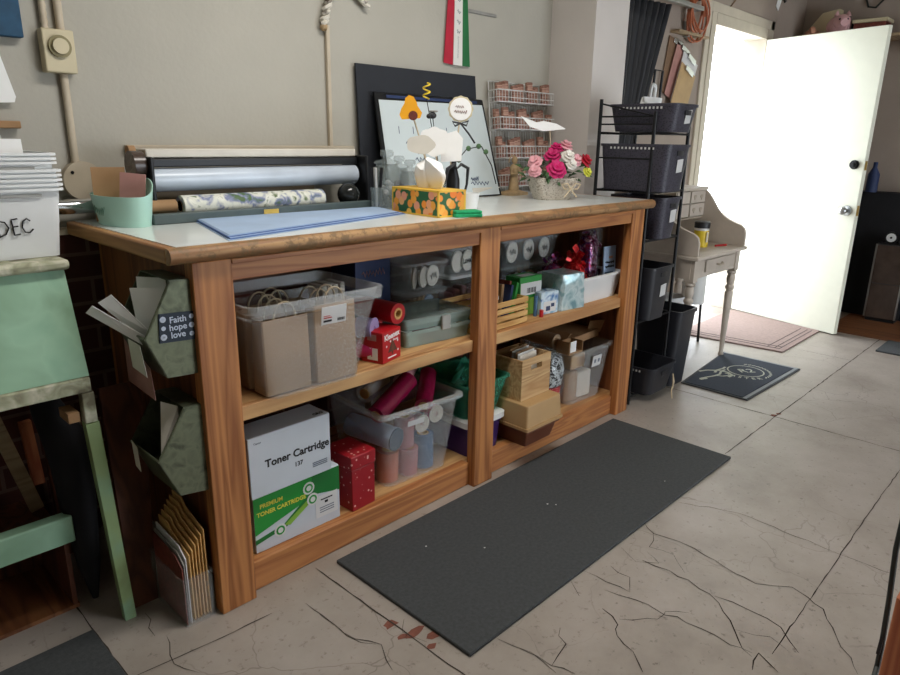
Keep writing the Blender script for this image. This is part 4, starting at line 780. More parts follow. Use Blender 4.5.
t = thing('paper_bird', 'white folded paper bird on a stick above the flower basket', 'paper bird', (1.80, .32, 1.365), RZ); b = B(); b.slab([(-.10, 0, .03), (-.03, 0, .005), (.0, 0, .012), (.06, 0, .0), (.10, 0, -.02), (.0, 0, -.03), (-.06, 0, -.012)], (0, .006, .002)); obj('bird', b, 'paper', t); obj('stick', B().cyl((.03, .004, -.02), (.05, .01, -.2), .002, 6), 'twine', t)

# ================================================================== ON THE BACK WALL
t = thing('timer_box', 'cream wall timer box with a round dial on the conduit', 'wall switch', (-.012, .719, 1.518)); obj('housing', BOX(-.042, .042, -.04, 0, -.058, .058), 'cream', t, bevel=.004); b = B(); b.cyl((0, -.041, .012), (0, -.048, .012), .03, 28); obj('dial_ring', b, mat('dial_bronze', '#7d7350', .4, .3), t); obj('dial', B().cyl((0, -.048, .012), (0, -.056, .012), .021, 24), 'cream', t)
t = thing('conduit', 'painted conduit pipe running down from the timer box to the round plate', 'conduit', (.01, .719, 0)); b = B(); b.cyl((-.012, -.012, 1.21), (-.012, -.012, 1.459), .011, 12); b.cyl((-.004, -.012, 1.577), (-.004, -.012, 2.6), .011, 12); obj('pipe', b, 'cond', t)
b = B(); b.tube([(-.045, -.012, 1.577+.01*i) for i in range(103)], [.0085 if i % 2 else .0105 for i in range(103)], 10); obj('flexible_conduit', b, 'cond', t)
t = thing('outlet_cover', 'round blank cover plate at the foot of the conduit behind the mint holder', 'cover plate', (.01, .719, 1.157)); b = B(); b.cyl((0, -.03, 0), (0, 0, 0), .057, 32); obj('plate', b, 'cond', t); obj('screw', B().cyl((-.03, -.032, .025), (-.03, -.029, .025), .005, 10), 'blackmetal', t)
obj_ = tag(obj('cable_raceway', BOX(.932, .948, .703, .7195, 1.25, 1.70), 'cond', bevel=.003), 'thin painted raceway on the wall under the striped cord', 'raceway')
tag(obj('cable_raceway', BOX(.15, 1.05, .700, .7195, 1.242, 1.262), 'cond', bevel=.003), 'horizontal painted raceway above the wrap dispenser', 'raceway')
t = thing('striped_cord', 'black and cream striped twisted cord hanging on the wall above the raceway', 'cord', (0, 0, 0)); b = B(); pts = [(.918, .70, 1.70), (.93, .70, 1.74), (.945, .70, 1.79), (.985, .70, 1.835), (1.04, .70, 1.845), (1.09, .70, 1.815), (1.125, .70, 1.79)]
for ph in (0, PI):
    Q = []
    for i in range(49):
        f = i/48*(len(pts)-1); j = min(int(f), len(pts)-2); p = Vector(pts[j]).lerp(Vector(pts[j+1]), f-j); Q.append((p.x+.009*math.cos(i*.9+ph), p.y+.008*math.sin(i*.9+ph), p.z+.009*math.sin(i*.9+ph)*.5))
    b.tube(Q, .009, 6, 0 if ph else 1)
obj('twist', b, ['zebra', 'offwhite'], t); obj('wooden_bead', B().ball((.918, .70, 1.69), .015, 12), 'resin', t)
t = thing('ribbon_banner', 'red white and green ribbon banner hanging on the wall', 'banner', (1.65, .708, 1.615)); S_ = ((-.085, -.028, -.05, -.02, 'flag_red'), (-.028, .03, -.022, .022, 'flag_white'), (.03, .085, .02, .05, 'flag_green'))
for a0, a1, c0, c1, m_ in S_:
    b = B(); y = -.004 if m_ == 'flag_white' else 0; b.slab([(a0, y, 0 if m_ != 'flag_red' else .005), (a1, y, 0), (c1, y, .42), (c0, y, .42)], (0, .003, 0)); obj('ribbon', b, m_, t, label={'flag_red': 'red ribbon', 'flag_white': 'white ribbon with grey lettering', 'flag_green': 'green ribbon'}[m_])
b = B()
for k, zz in enumerate((.14, .18, .22, .27, .31, .35)): squig(b, Matrix.Translation((0, -.0046, zz)) @ Euler((PI/2, .4, 0)).to_matrix().to_4x4(), .022, .018, 2, .0014, 0, 40+k)
squig(b, Matrix.Translation((0, -.0046, .075)) @ Euler((PI/2, 0, 0)).to_matrix().to_4x4() @ Matrix.Rotation(PI/2, 4, 'Z'), .09, .008, 8, .0008, 0, 50)
obj('lettering', b, 'greyink', t)
tag(obj('metal_strap', BOX(1.72, 1.92, .714, .7195, 1.845, 1.86), 'ltgrey', rot=(0, 0, 0), bevel=.002), 'short grey metal strap on the wall right of the ribbon banner', 'strap')
tag(obj('canvas_picture', BOX(-.4, -.095, .69, .7195, 1.545, 1.78), 'eva', bevel=.003), 'corner of a dark blue canvas picture on the wall at the left', 'picture')
t = thing('hanging_paper', 'white paper hanging on the wall below the blue canvas', 'paper', (0, 0, 0)); b = B(); b.slab([(-.17, .70, 1.55), (-.135, .70, 1.39), (-.14, .70, 1.375), (-.36, .70, 1.36), (-.36, .70, 1.55)], (0, .003, 0)); obj('sheet', b, 'paper', t)
tag(obj('wood_peg', BOX(-.3, -.135, .69, .7195, 1.305, 1.325), 'card', bevel=.003), 'small brown wood ledge on the wall above the white bin stack', 'ledge')
tag(obj('grey_pipe', B().cyl((.075, .68, 0), (.075, .68, .995), .014, 12), 'ltgrey'), 'grey pipe against the brick wall behind the counter end', 'pipe')

# ================================================================== LEFT END OF THE COUNTER
# galvanised pockets on the end panel
PR = ((0, .956), (-.057, .960), (-.128, .829), (-.083, .722), (-.003, .717)), ((0, .630), (-.052, .633), (-.129, .510), (-.081, .398), (-.005, .387))
def pocket(label, pr, y0, y1):
    t = thing('metal_pocket', label, 'wall pocket', (.0085, y0, 0)); A = [(x-.002, z) for x, z in pr]; L_ = y1-y0
    obj('end_plate', B().prism(A, 'y', 0, .003), 'galv', t); obj('end_plate', B().prism(A, 'y', L_-.003, L_), 'galv', t)
    def sheet(i, j, nm):
        (x0, z0), (x1, z1) = A[i], A[j]; d = Vector((x1-x0, z1-z0)); n = Vector((d.y, -d.x)).normalized()*.002
        obj(nm, B().prism([(x0, z0), (x1, z1), (x1+n.x, z1+n.y), (x0+n.x, z0+n.y)], 'y', .003, L_-.003), 'galv', t)
    sheet(2, 3, 'front_sheet'); sheet(3, 4, 'bottom_sheet'); sheet(4, 0, 'back_sheet'); sheet(0, 1, 'top_sheet')
    b = B(); b.tube([(A[1][0], -.001, A[1][1]), (A[2][0], -.001, A[2][1])], .003, 6); b.tube([(A[2][0], 0, A[2][1]), (A[2][0], L_, A[2][1])], .003, 6); obj('rolled_edge', b, 'galv', t); return t
p1 = pocket('upper galvanised metal pocket full of papers on the counter end', PR[0], .018, .19)
t = thing('word_sign', 'small navy sign lettered with faith hope love on the upper metal pocket', 'sign', (-.043, .0172, .846), (0, .06, 0)); obj('plaque', BOX(-.044, .044, -.003, 0, -.036, .036), mat('deep_navy', '#1a2838', .6, var=.05), t)
b = B(); 
for s_, z in (('Faith', .019), ('hope', 0), ('love', -.019)): b.text(s_, .022, FRONT(.002, -.0034, z) @ Matrix.Rotation(.06, 4, 'Z'), 0, .0003)
for x, z, r in ((-.035, .022, .0075), (-.034, .0, .0055), (-.034, -.022, .008), (.036, .024, .006), (.036, .002, .007), (.036, -.02, .006)): b.lathe([(r*.35, 0), (r, 0), (r, .0004), (r*.35, .0004), (r*.35, 0)], 14, T=FRONT(x, -.0034, z))
obj('lettering', b, mat('pale_blue_ink', '#c0cadc', .7, var=0), t)
pocket('lower galvanised metal pocket hanging under the upper one', PR[1], .018, .19)
def sheet_paper(label, corners, m_='paper', group=None, name='paper_sheet', cat='paper'):
    c = sum((Vector(p) for p in corners), Vector())/len(corners); n = (Vector(corners[1])-Vector(corners[0])).cross(Vector(corners[2])-Vector(corners[0])).normalized()*.0012
    return tag(obj(name, B().slab([tuple(Vector(p)-c) for p in corners], n), m_, loc=c), label, cat, group)
sheet_paper('lined white sheet standing upright in the upper metal pocket', [(-.10, .10, .80), (-.055, .04, .80), (-.05, .045, .94), (-.105, .12, .935)])
sheet_paper('white sheet at the back of the upper metal pocket', [(-.08, .14, .80), (-.03, .08, .80), (-.03, .085, .955), (-.075, .15, .955)])
sheet_paper('white envelope poking far out of the upper metal pocket, topmost', [(-.09, .055, .83), (-.105, .08, .815), (-.175, .14, .905), (-.150, .12, .925)], 'paper')
sheet_paper('white envelope poking far out of the upper metal pocket, lower one', [(-.095, .035, .815), (-.108, .05, .80), (-.205, .14, .885), (-.195, .12, .905)], 'paper')
sheet_paper('small cream card stuck to the underside of the upper metal pocket', [(-.126, .04, .81), (-.130, .10, .815), (-.124, .105, .74), (-.115, .045, .725)], 'offwhite')
sheet_paper('pinkish paper bag hanging below the upper metal pocket', [(-.10, .06, .74), (-.09, .24, .79), (-.09, .24, .66), (-.095, .06, .655)], 'clippink', None, 'paper_bag', 'paper bag')
sheet_paper('tall cream envelope standing in the lower metal pocket', [(-.10, .055, .51), (-.05, .05, .46), (-.045, .055, .628), (-.075, .085, .640)], 'offwhite')
sheet_paper('small cream tag hanging off the lower metal pocket', [(-.133, .12, .52), (-.134, .15, .53), (-.130, .15, .455), (-.128, .125, .445)], 'offwhite')
# acrylic file holder on the floor
t = thing('file_holder', 'clear acrylic file holder of folders on the floor beside the front left post', 'file holder', (-.056, .12, 0.001)); obj('box', tub(B(), .085, .21, .085, .215, .15, t=.003, r=.004, rim=.001, rimh=.002), 'acrylic', t)
for i in range(6):
    x = -.022-.009*i; h = .30-.012*i; b = B(); yb = .028; b.prism([(yb, .006), (yb+.178, .006), (yb+.178, h+.02), (yb+.12, h+.02), (yb+.10, h), (yb, h-.03)], 'x', -.0016, .0016)
    tag(obj('file_folder', b, 'manila', loc=(x, 0, 0)), 'tan file folder standing in the clear floor holder', 'folder', 'tan folders in the floor holder')
for i, (m_, h, lab) in enumerate((('label', .215, 'white booklet standing left of the tan folders in the floor holder'), ('ltgrey', .20, 'grey booklet standing at the left in the floor holder'), ('amber', .19, 'dark red magazine at the outer left side of the floor holder'))):
    b = B(); b.prism([(.024, .006), (.2, .006), (.2, h+.03), (.06, h+.015), (.024, h-.01)], 'x', -.0016, .0016); tag(obj('booklet', b, m_, loc=(-.079-.006*i, 0, 0)), lab, 'booklet')
t = thing('leaning_board', 'dark reddish brown board leaning behind the metal pockets', 'board'); b = B(); b.slab([(-.165, .20, .0005), (-.098, .20, .0005), (.0, .40, .60), (-.118, .40, .60)], (0, .02, -.006)); obj('plank', b, 'darkpanel', t)
# green painted stand with white bins
t = thing('green_stand', 'tall chipped green painted stand carrying the white bins', 'stand')
obj('top_board', BOX(-.95, -.195, .235, .66, .975, 1.0), 'chip', t, bevel=.008)
b = B(); b.slab([(-.95, .255, .974), (-.205, .255, .974), (-.2, .195, .712), (-.95, .195, .712)], (0, .02, .004)); obj('sloped_front', b, 'green_paint', t)
b = B(); b.slab([(-.214, .275, .974), (-.214, .64, .974), (-.214, .64, .712), (-.214, .216, .712)], (.012, 0, 0)); obj('side_board', b, 'green_paint', t)
obj('bottom_rail', BOX(-.95, -.2005, .187, .215, .672, .711), 'chip', t, bevel=.004); obj('leg_block', BOX(-.226, -.196, .186, .216, .59, .671), 'chip', t, bevel=.003)
b = B(); b.loft([[(-.226, .186, .589), (-.194, .186, .589), (-.194, .215, .589), (-.226, .215, .589)], [(-.203, .165, 0.0), (-.174, .165, 0), (-.174, .19, 0), (-.203, .19, 0)]]); obj('leg', b, 'green_edge', t)
b = B(); b.loft([[(-.23, .60, .711), (-.2, .60, .711), (-.2, .63, .711), (-.23, .63, .711)], [(-.22, .61, 0.0), (-.19, .61, 0), (-.19, .64, 0), (-.22, .64, 0)]]); obj('leg', b, 'darkpanel', t)
obj('cross_block', BOX(-.262, -.236, .19, .26, .60, .625), 'card', t)
RIMS = [1.167, 1.178, 1.189, 1.200, 1.211, 1.229, 1.239, 1.249]
pw = None
for i, zr in enumerate(RIMS):
    x1 = -.165 if i < 5 else -.172; lab = ('white plastic bin marked DEC at the bottom of the stack on the green stand' if i == 0 else 'white plastic bin nested in the stack on the green stand')
    t = thing('white_bin', lab, 'bin', (x1-.21, .44, zr-.166), 0, 'nested white bins on the green stand')
    b = tub(B(), .37, .27, .40, .30, .166, t=.0008, r=.02, rim=.008, rimh=.006); obj('body', b, 'white', t)
    if i in (0, 5): b = B(); b.box(-.02, .155, -.1535, -.148, .146 if i == 0 else .148, .153 if i == 0 else .154); obj('grip', b, 'ltgrey', t, label='moulded grip line')
    if i == 0:
        b = B(); T0 = Matrix.Translation((.050, -.1435, .055)) @ Euler((.09, 0, 0)).to_matrix().to_4x4()
        for st in ([(0, .04), (.007, .002)], [(-.003, .042), (.02, .036), (.027, .022), (.02, .008), (.004, .001)], [(.034, .04), (.037, .004)], [(.034, .041), (.047, .043)], [(.036, .024), (.047, .025)], [(.037, .004), (.05, .006)], [(.073, .036), (.066, .042), (.058, .036), (.055, .022), (.06, .010), (.070, .008), (.078, .016)], [(-.03, .03), (-.012, .04)]):
            b.tube([tuple(T0 @ Vector((x, 0, z))) for x, z in st], .0018, 6)
        obj('lettering', b, 'ink', t)
for i, (dx, h, m_) in enumerate(((0, .06, 'paper'), (-.03, .068, 'label'), (-.06, .073, 'paper'))):
    tag(obj('paper_sheet', BOX(-.25, 0, -.0008, .0008, -.05, h-.025), m_, loc=(-.232+dx, .34+.04*i, 1.245), rot=(-.12, 0, 0)), ['white sheet standing at the front of the top white bin', 'grey white sheet second from the front in the top white bin', 'white sheet furthest back in the top white bin'][i], 'paper')
# upended drawer
t = thing('upended_drawer', 'old brown drawer with a green front standing upended on the floor under the green stand', 'drawer', (-.262, .32, 0))
obj('green_front', BOX(-.6, 0, -.03, .012, .222, .30), 'green_paint', t, bevel=.004); obj('top_board', BOX(-.6, -.012, .0125, .29, .222, .234), 'darkpanel', t)
obj('back_board', BOX(-.6, -.012, .27, .29, .012, .2215), 'darkpanel', t); obj('side_board', BOX(-.024, -.012, 0, .2695, .012, .2215), 'darkpanel', t); obj('bottom_board', BOX(-.6, -.008, 0, .29, 0, .0115), 'brownfloor', t)
tag(obj('wood_strip', B().cbox((0, 0, 0), (.035, .02, .36), (0, -.22, 0)), 'ltwood', loc=(-.335, .50, .424)), 'grey wooden slat leaning on top of the upended drawer', 'slat')
tag(obj('wood_strip', B().cbox((0, 0, 0), (.03, .02, .2), (0, -.05, 0)), 'orangeleg', loc=(-.275, .55, .401)), 'short reddish slat standing on the upended drawer', 'slat')
t = thing('folded_umbrella', 'black folded umbrella leaning behind the green leg', 'umbrella'); b = B(); b.tube([(-.27, .46, .66), (-.255, .40, .58), (-.24, .345, .51), (-.235, .335, .44), (-.232, .33, .3), (-.228, .33, .12), (-.225, .33, .001)], [.014, .04, .052, .05, .045, .03, .008], 14); obj('canopy', b, 'dkcloth', t); obj('handle', B().cyl((-.27, .46, .655), (-.29, .52, .70), .008, 8), 'blackmetal', t)
t = thing('rubber_mat', 'dark rubber mat on the floor in the near left corner', 'mat'); obj('slab', BOX(-1.1, -.282, -.6, .183, 0, .01), 'rubber', t, bevel=.003)
# big floor mat
t = thing('rubber_mat', 'long black rubber mat on the floor in front of the counter', 'mat'); b = B(); b.loft([[(.372, -.025, 0), (.372, -.60, 0), (2.02, -.60, 0), (2.02, -.025, 0)][::-1], [(.372, -.025, .012), (.372, -.60, .012), (2.02, -.60, .012), (2.02, -.025, .012)][::-1]]); obj('slab', b, 'rubber', t, bevel=.003)
b = B(); rng = random.Random(11)
for i in range(5): x, y, r = rng.uniform(.5, 1.9), rng.uniform(-.55, -.08), rng.uniform(.002, .004); b.add([(x+r*math.cos(a), y+r*math.sin(a), .0124) for a in [k*PI/3 for k in range(6)]], [tuple(range(6))])
o = obj('lint_speck', b, 'label', t); o['kind'] = 'stuff'

# ================================================================== RACK AND BASKETS AT THE COUNTER END
t = thing('wire_shelf', 'narrow black metal shelf rack of baskets at the right end of the counter', 'shelf rack')
RX0, RX1, RY0, RY1 = 2.262, 2.61, .035, .325
for x, y, h in ((RX0, RY0, 1.43), (RX1, RY0, 1.40), (RX0, RY1, 1.49), (RX1, RY1, 1.49)): obj('post', B().cyl((x, y, 0), (x, y, h), .0085, 12), 'blackmetal', t)
for z in (1.335, 1.065, .835, .43, .04):
    b = B(); b.tube([(RX0, RY0, z), (RX1, RY0, z), (RX1, RY1, z), (RX0, RY1, z)], .006, 8, closed=True)
    for i in range(1, 6): b.cyl((RX0+(RX1-RX0)*i/6, RY0, z), (RX0+(RX1-RX0)*i/6, RY1, z), .003, 6)
    obj('tier', b, 'blackmetal', t)
for z in (1.47, 1.41, 1.375): obj('side_rung', B().cyl((RX0, RY0, min(z, 1.41)), (RX0, RY1, z), .004, 8), 'blackmetal', t)
obj('side_rung', B().cyl((RX0, RY0, 1.22), (RX0, RY1, 1.22), .004, 8), 'blackmetal', t)
def rbasket(name, label, x, y, z, w0, d0, w1, d1, h, mm='basket', lab=True, holes=True, group=None):
    t = thing(name, label, 'basket', (x, y, z), 0, group); obj('body', tub(B(), w0, d0, w1, d1, h, t=.004, r=.04, rim=.004, rimh=.012), mm, t)
    if holes: obj('handle_slot', B().loft([rrect(.06, .003, .0012, h-.05, 2, 0, -d1/2-.0004), rrect(.06, .003, .0012, h-.028, 2, 0, -d1/2-.0004)]), 'black', t)
    if lab: b = B(); b.cbox((.015, -(d0*.35+d1*.65)/2-.002, h*.55), (.055, .002, .06), (math.atan2((d1-d0)/2, h), -.08, 0)); obj('label_card', b, 'label', t, label='white label card')
    if holes:
        b = B()
        for k in range(12):
            yy = -d1*.3+d1*.6*k/11; b.box(-w1/2-.002, -w1/2+.001, yy, yy+.008, h-.024, h-.014)
        obj('rim_hole', b, 'label', t)
    return t
rbasket('woven_basket', 'shallow black woven basket on the top tier of the black rack', 2.395, .12, 1.342, .20, .31, .235, .355, .125)
rbasket('woven_basket', 'tall black woven basket on the second tier of the black rack', 2.375, .135, 1.072, .21, .33, .235, .37, .215)
rbasket('woven_basket', 'charcoal woven basket with a label on the third tier of the black rack', 2.42, .13, .842, .15, .26, .2, .3, .2)
rbasket('plastic_basket', 'dark slotted plastic basket with a label on the fourth tier of the black rack', 2.40, .13, .437, .18, .26, .23, .3, .27, 'bin')
rbasket('plastic_tray', 'open black plastic tray on the lowest tier of the black rack', 2.43, .10, .047, .22, .28, .27, .33, .15, 'bin', lab=False)
t = thing('twine_tassel', 'pale twine tassel hanging from the lowest black tray', 'tassel', (2.49, -.078, .05)); b = B(); b.tube([(0, -.004, .09), (.005, -.012, .05), (-.004, -.008, .0), (.004, -.012, -.045)], .004, 6); b.tube([(0, -.006, .09), (-.006, -.014, .045), (.006, -.01, .01)], .003, 6); obj('strand', b, 'twine', t)
t = thing('waste_bin', 'black plastic waste bin on the floor between the rack and the desk', 'waste bin', (2.74, .115, 0)); obj('body', tub(B(), .17, .22, .2, .27, .43, t=.004, r=.03, rim=.006, rimh=.02), 'bin', t)

# ================================================================== WRITING DESK
DX0, DX1, DY0, DY1, DZ = 2.82, 3.49, .0, .44, .70
t = thing('writing_desk', 'small greige writing desk with curved sides and turned legs by the doorway', 'desk')
obj('desk_top', BOX(DX0, DX1, DY0, DY1, DZ-.022, DZ), 'desk', t, bevel=.006)
b = BOX(DX0+.03, DX1-.03, DY0+.035, DY0+.05, DZ-.13, DZ-.0225); obj('front_apron', b, 'desk', t); obj('side_apron', BOX(DX0+.025, DX0+.04, DY0+.05, DY1-.03, DZ-.13, DZ-.0225), 'desk', t); obj('side_apron', BOX(DX1-.04, DX1-.025, DY0+.05, DY1-.03, DZ-.13, DZ-.0225), 'desk', t)
dr = obj('drawer', BOX(DX0+.17, DX1-.12, DY0+.024, DY0+.0345, DZ-.105, DZ-.035), 'desk', t, bevel=.004); obj('pull', B().tube([(3.12, DY0+.022, .632), (3.13, DY0+.008, .627), (3.18, DY0+.008, .627), (3.19, DY0+.022, .632)], .006, 8), 'desk_in', dr)
leg = [(.014, 0), (.018, .012), (.013, .03), (.0155, .10), (.023, .36), (.025, .41), (.017, .425), (.027, .44), (.027, .45), (.018, .462), (.022, .475), (.026, .50), (.019, .525), (.028, .535), (.028, .545), (.02, .552)]
for x in (DX0+.055, DX1-.055):
    for y in (DY0+.055, DY1-.055):
        b = B(); b.lathe(leg, 20, (x, y, 0)); b.box(x-.026, x+.026, y-.026, y+.026, .552, DZ-.0225); obj('leg', b, 'desk', t)
side = [(.012, DZ), (.012, .775), (.022, .805), (.045, .822), (.075, .832), (.12, .848), (.165, .875), (.2, .912), (.23, .955), (.26, .995), (.29, 1.02), (.33, 1.035), (DY1, 1.04), (DY1, DZ)]
for x in (DX0+.012, DX1-.03): obj('side_panel', B().prism([(y, z+.0003) for y, z in side], 'x', x, x+.018), 'desk', t, bevel=.003)
obj('hutch_top', BOX(DX0+.0305, DX1-.0305, .27, DY1, 1.02, 1.04), 'desk', t, bevel=.004); obj('hutch_back', BOX(DX0+.0305, DX1-.0305, DY1-.012, DY1, DZ, 1.0195), 'desk_in', t); obj('hutch_shelf', BOX(DX0+.0305, DX1-.0305, .29, DY1-.0125, .85, .86), 'desk_in', t)
for x in (3.07, 3.25): obj('hutch_divider', BOX(x, x+.01, .29, DY1-.0125, .8605, 1.0195), 'desk_in', t)
for x in (3.267,):
    for z0, z1 in ((.945, 1.015), (.865, .94)):
        d_ = obj('small_drawer', BOX(x, DX1-.034, .285, .42, z0, z1), 'desk', t, bevel=.003)
        for xx in (x+.045, x+.135):
            h = [(xx+.0011*16*math.sin(a)**3, (z0+z1)/2+.0011*(13*math.cos(a)-5*math.cos(2*a)-2*math.cos(3*a)-math.cos(4*a))) for a in [2*PI*i/20 for i in range(20)]]
            obj('heart_pull', B().prism(h, 'y', .282, .2852), 'desk_in', d_)
for x in (3.085,):
    for z0, z1 in ((.945, 1.015), (.865, .94)): obj('small_drawer', BOX(x, 3.245, .285, .42, z0, z1), 'desk', t, bevel=.003)
t = thing('can', 'yellow labelled can with a black lid on the writing desk', 'can', (3.235, .185, DZ+.0005)); obj('body', B().lathe([(0, 0), (.042, 0), (.042, .11), (0, .11)], 28), 'canlabel', t); obj('white_band', B().lathe([(.0425, .098), (.0425, .112), (.03, .112), (.03, .098)], 28), 'white', t); obj('lid', B().lathe([(.045, .112), (.045, .145), (.038, .15), (0, .15)], 28), 'black', t)
b = B(); b.prism([(-.022, .03), (0, .03), (0, .09), (-.022, .09)], 'y', -.0432, -.0425); obj('label_panel', b, 'offwhite', t)
tag(obj('marker', B().cyl((0, 0, .006), (.085, -.03, .006), .006, 10), 'red', loc=(3.3, .12, DZ+.0005)), 'red marker lying on the writing desk', 'marker')
tag(obj('paper_stack', BOX(-.1, .1, -.05, .05, 0, .025), 'offwhite', loc=(3.03, .36, 1.0405), bevel=.003), 'stack of pale papers on top of the writing desk', 'papers')
t = thing('waste_bag', 'white bag lined bucket under the writing desk', 'bucket', (3.12, .30, 0)); obj('bucket', B().lathe([(0, 0), (.085, 0), (.1, .3), (.09, .3), (.08, .004), (0, .004)], 24), 'offwhite', t)
b = B(); rng = random.Random(8); b.loft([[(r*(1+.12*rng.uniform(-1, 1))*math.cos(2*PI*i/20), r*(1+.12*rng.uniform(-1, 1))*math.sin(2*PI*i/20), z) for i in range(20)] for r, z in ((.107, .24), (.118, .3), (.11, .36), (.095, .40), (.07, .36))], cap1=True); obj('bag', b, 'label', t)
t = thing('folding_stool', 'white topped stool with black legs standing right of the writing desk', 'stool', (3.60, .37, 0)); obj('seat', B().lathe([(0, .27), (.09, .27), (.09, .48), (0, .48)], 24), 'white', t)
for a in (.4, 2.0, 3.6, 5.2): obj('leg', B().cyl((.08*math.cos(a), .08*math.sin(a), 0), (.07*math.cos(a), .07*math.sin(a), .27), .009, 8), 'blackmetal', t)

# ================================================================== BEHIND THE RACK
t = thing('curtain', 'dark navy vinyl curtain gathered in folds beside the pier', 'curtain'); b = B(); n = 60; top = []; bot = []
for i in range(n+1):
    f = i/n; ph = f*2*PI*7; top.append((2.67+.47*f, .49+.025*math.sin(ph), 2.02+.02*f)); bot.append((2.67+.16*f, .49+.02*math.sin(ph), 1.2))
rings = []
for k in range(9):
    g = k/8; rings.append([tuple(Vector(a).lerp(Vector(c), g)) for a, c in zip(top, bot)])
vs = [p for r in rings for p in r]; fs = [(k*(n+1)+i, k*(n+1)+i+1, (k+1)*(n+1)+i+1, (k+1)*(n+1)+i) for k in range(8) for i in range(n)]
b.add(vs, fs); o = obj('fabric', b, 'curtain', t); md = o.modifiers.new('solid', 'SOLIDIFY'); md.thickness = .004
t = thing('curtain_track', 'grey metal curtain track above the navy curtain', 'rail'); obj('bar', BOX(2.666, 3.55, .47, .51, 2.06, 2.085), 'ltgrey', t, bevel=.004); obj('bracket', BOX(3.50, 3.53, .5105, .5495, 2.055, 2.09), 'ltgrey', t); obj('bracket', BOX(2.72, 2.75, .5105, .5495, 2.055, 2.09), 'ltgrey', t)
t = thing('extension_cord', 'orange extension cord coiled on a hook left of the doorway', 'cord', (3.53, .52, 2.04)); b = B(); Q = []
for i in range(150): a = i*2*PI/22; r = .085+.02*math.sin(i*.37); Q.append((1.15*r*math.cos(a), -.02+.018*math.sin(i*.21), 1.3*r*math.sin(a)+.02*math.sin(i*.11)))
b.tube(Q, .006, 6); obj('coil', b, 'cordorange', t); obj('hook', B().tube([(0, .03, .08), (0, -.03, .08), (0, -.04, .10)], .005, 8), 'blackmetal', t)
tag(obj('outlet_box', BOX(-.03, .03, -.04, 0, -.045, .045), 'ltgrey', loc=(3.49, .5495, 1.955), bevel=.003), 'grey outlet box on the wall under the orange cord', 'outlet'); tag(obj('wall_ledge', BOX(3.30, 3.70, .49, .5495, 1.92, 1.935), 'ltwood', bevel=.002), 'thin wood ledge on the wall above the clipboards', 'ledge')
def clipboard(x, z, a, w, h, m_, label, y):
    t = thing('clipboard', label, 'clipboard', (x, y, z), (0, a, 0), 'clipboards on the wall by the doorway'); obj('board', BOX(-w/2, w/2, 0, .004, -h, 0), m_, t, bevel=.001); obj('clip', BOX(-.055, .055, -.012, -.0005, -.028, .004), 'chrome', t, bevel=.003)
    return t
clipboard(3.39, 1.885, .18, .21, .32, 'clipwood', 'dark brown clipboard hung highest on the wall by the doorway', .541)
clipboard(3.47, 1.845, .33, .21, .32, 'clippink', 'pinkish clipboard second in the slanting row by the doorway', .529)
clipboard(3.54, 1.80, .36, .21, .32, 'label', 'pale grey clipboard third in the slanting row by the doorway', .517)
clipboard(3.50, 1.73, .36, .21, .32, 'cliptan', 'tan clipboard lowest in the slanting row by the doorway', .505)
t = thing('loop_holder', 'white plastic loop handle standing behind the top basket', 'handle', (3.07, .51, 1.40)); obj('loop', B().tube([(-.03, 0, 0), (-.005, 0, .19)]+[(.02-.025*math.cos(a), 0, .19+.025*math.sin(a)) for a in [PI*i/8 for i in range(9)]]+[(.045, 0, .19), (.02, 0, 0)], .011, 8), 'white', t)
tag(obj('wire_hanger', B().tube([(0, 0, 0), (.09, 0, 0), (.1, 0, .2), (.01, 0, .2)], .008, 6, closed=True), 'blackmetal', loc=(3.12, .53, 1.5)), 'thin black frame hanging left of the clipboards', 'frame')
tag(obj('crumpled_paper', B().loft([[(.08*(1+.25*math.sin(3*a+k))*math.cos(a), .03*math.sin(a), .025*k) for a in [2*PI*i/16 for i in range(16)]] for k in range(4)]), 'paper', loc=(2.47, .18, 1.43)), 'crumpled white paper on top of the shallow black basket', 'paper')

# ================================================================== DOORWAY
d = thing('door_leaf', 'cream door standing open into the room', 'door', (4.733, .528, .008), -1.8456-PI)
d.location = (4.733, .528, .008); d.rotation_euler = (0, 0, -1.8456)
obj('slab', BOX(0, .863, 0, .04, 0, 2.018), 'door', d, bevel=.003)
# local +x runs along the leaf; the face towards the camera is the local -y side
for nm, z, r in (('deadbolt', 1.165, .026), ('knob', .862, .03)):
    b = B(); b.cyl((.80, -.001, z), (.80, -.010, z), r+.004, 24); b.cyl((.80, -.010, z), (.80, -.035, z), r*.45, 16)
    if nm == 'knob': b.ball((.80, -.05, z), (.028, .022, .028), 18)
    else: b.cyl((.80, -.010, z), (.80, -.024, z), r*.9, 20)
    obj(nm, b, 'blackmetal' if nm == 'deadbolt' else 'steel', d)
obj('latch_plate', BOX(.8632, .865, .008, .032, .83, .90), 'brass', d); obj('latch_plate', BOX(.8632, .865, .008, .032, 1.13, 1.19), 'brass', d)
for z in (.2, 1.0, 1.8): obj('hinge', B().cyl((-.004, .022, z), (-.004, .022, z+.09), .007, 10), 'steel', d)
t = thing('door_mat', 'beige ribbed door mat just inside the doorway', 'mat'); b = B(); b.slab([(3.72, .50, .0005), (3.79, -.2, .0005), (4.53, -.2, .0005), (4.70, .50, .0005)][::-1], (0, 0, .009)); obj('pile', b, 'mat_beige', t)
b = B()
for k in (.035, .065, .11): b.box(3.84, 4.49, -.2+k, -.2+k+.006, .0096, .0105)
for k in (.05, .1): b.slab([(3.79+k, -.16, .0096), (3.80+k, -.16, .0096), (3.74+k, .45, .0096), (3.73+k, .45, .0096)], (0, 0, .0008))
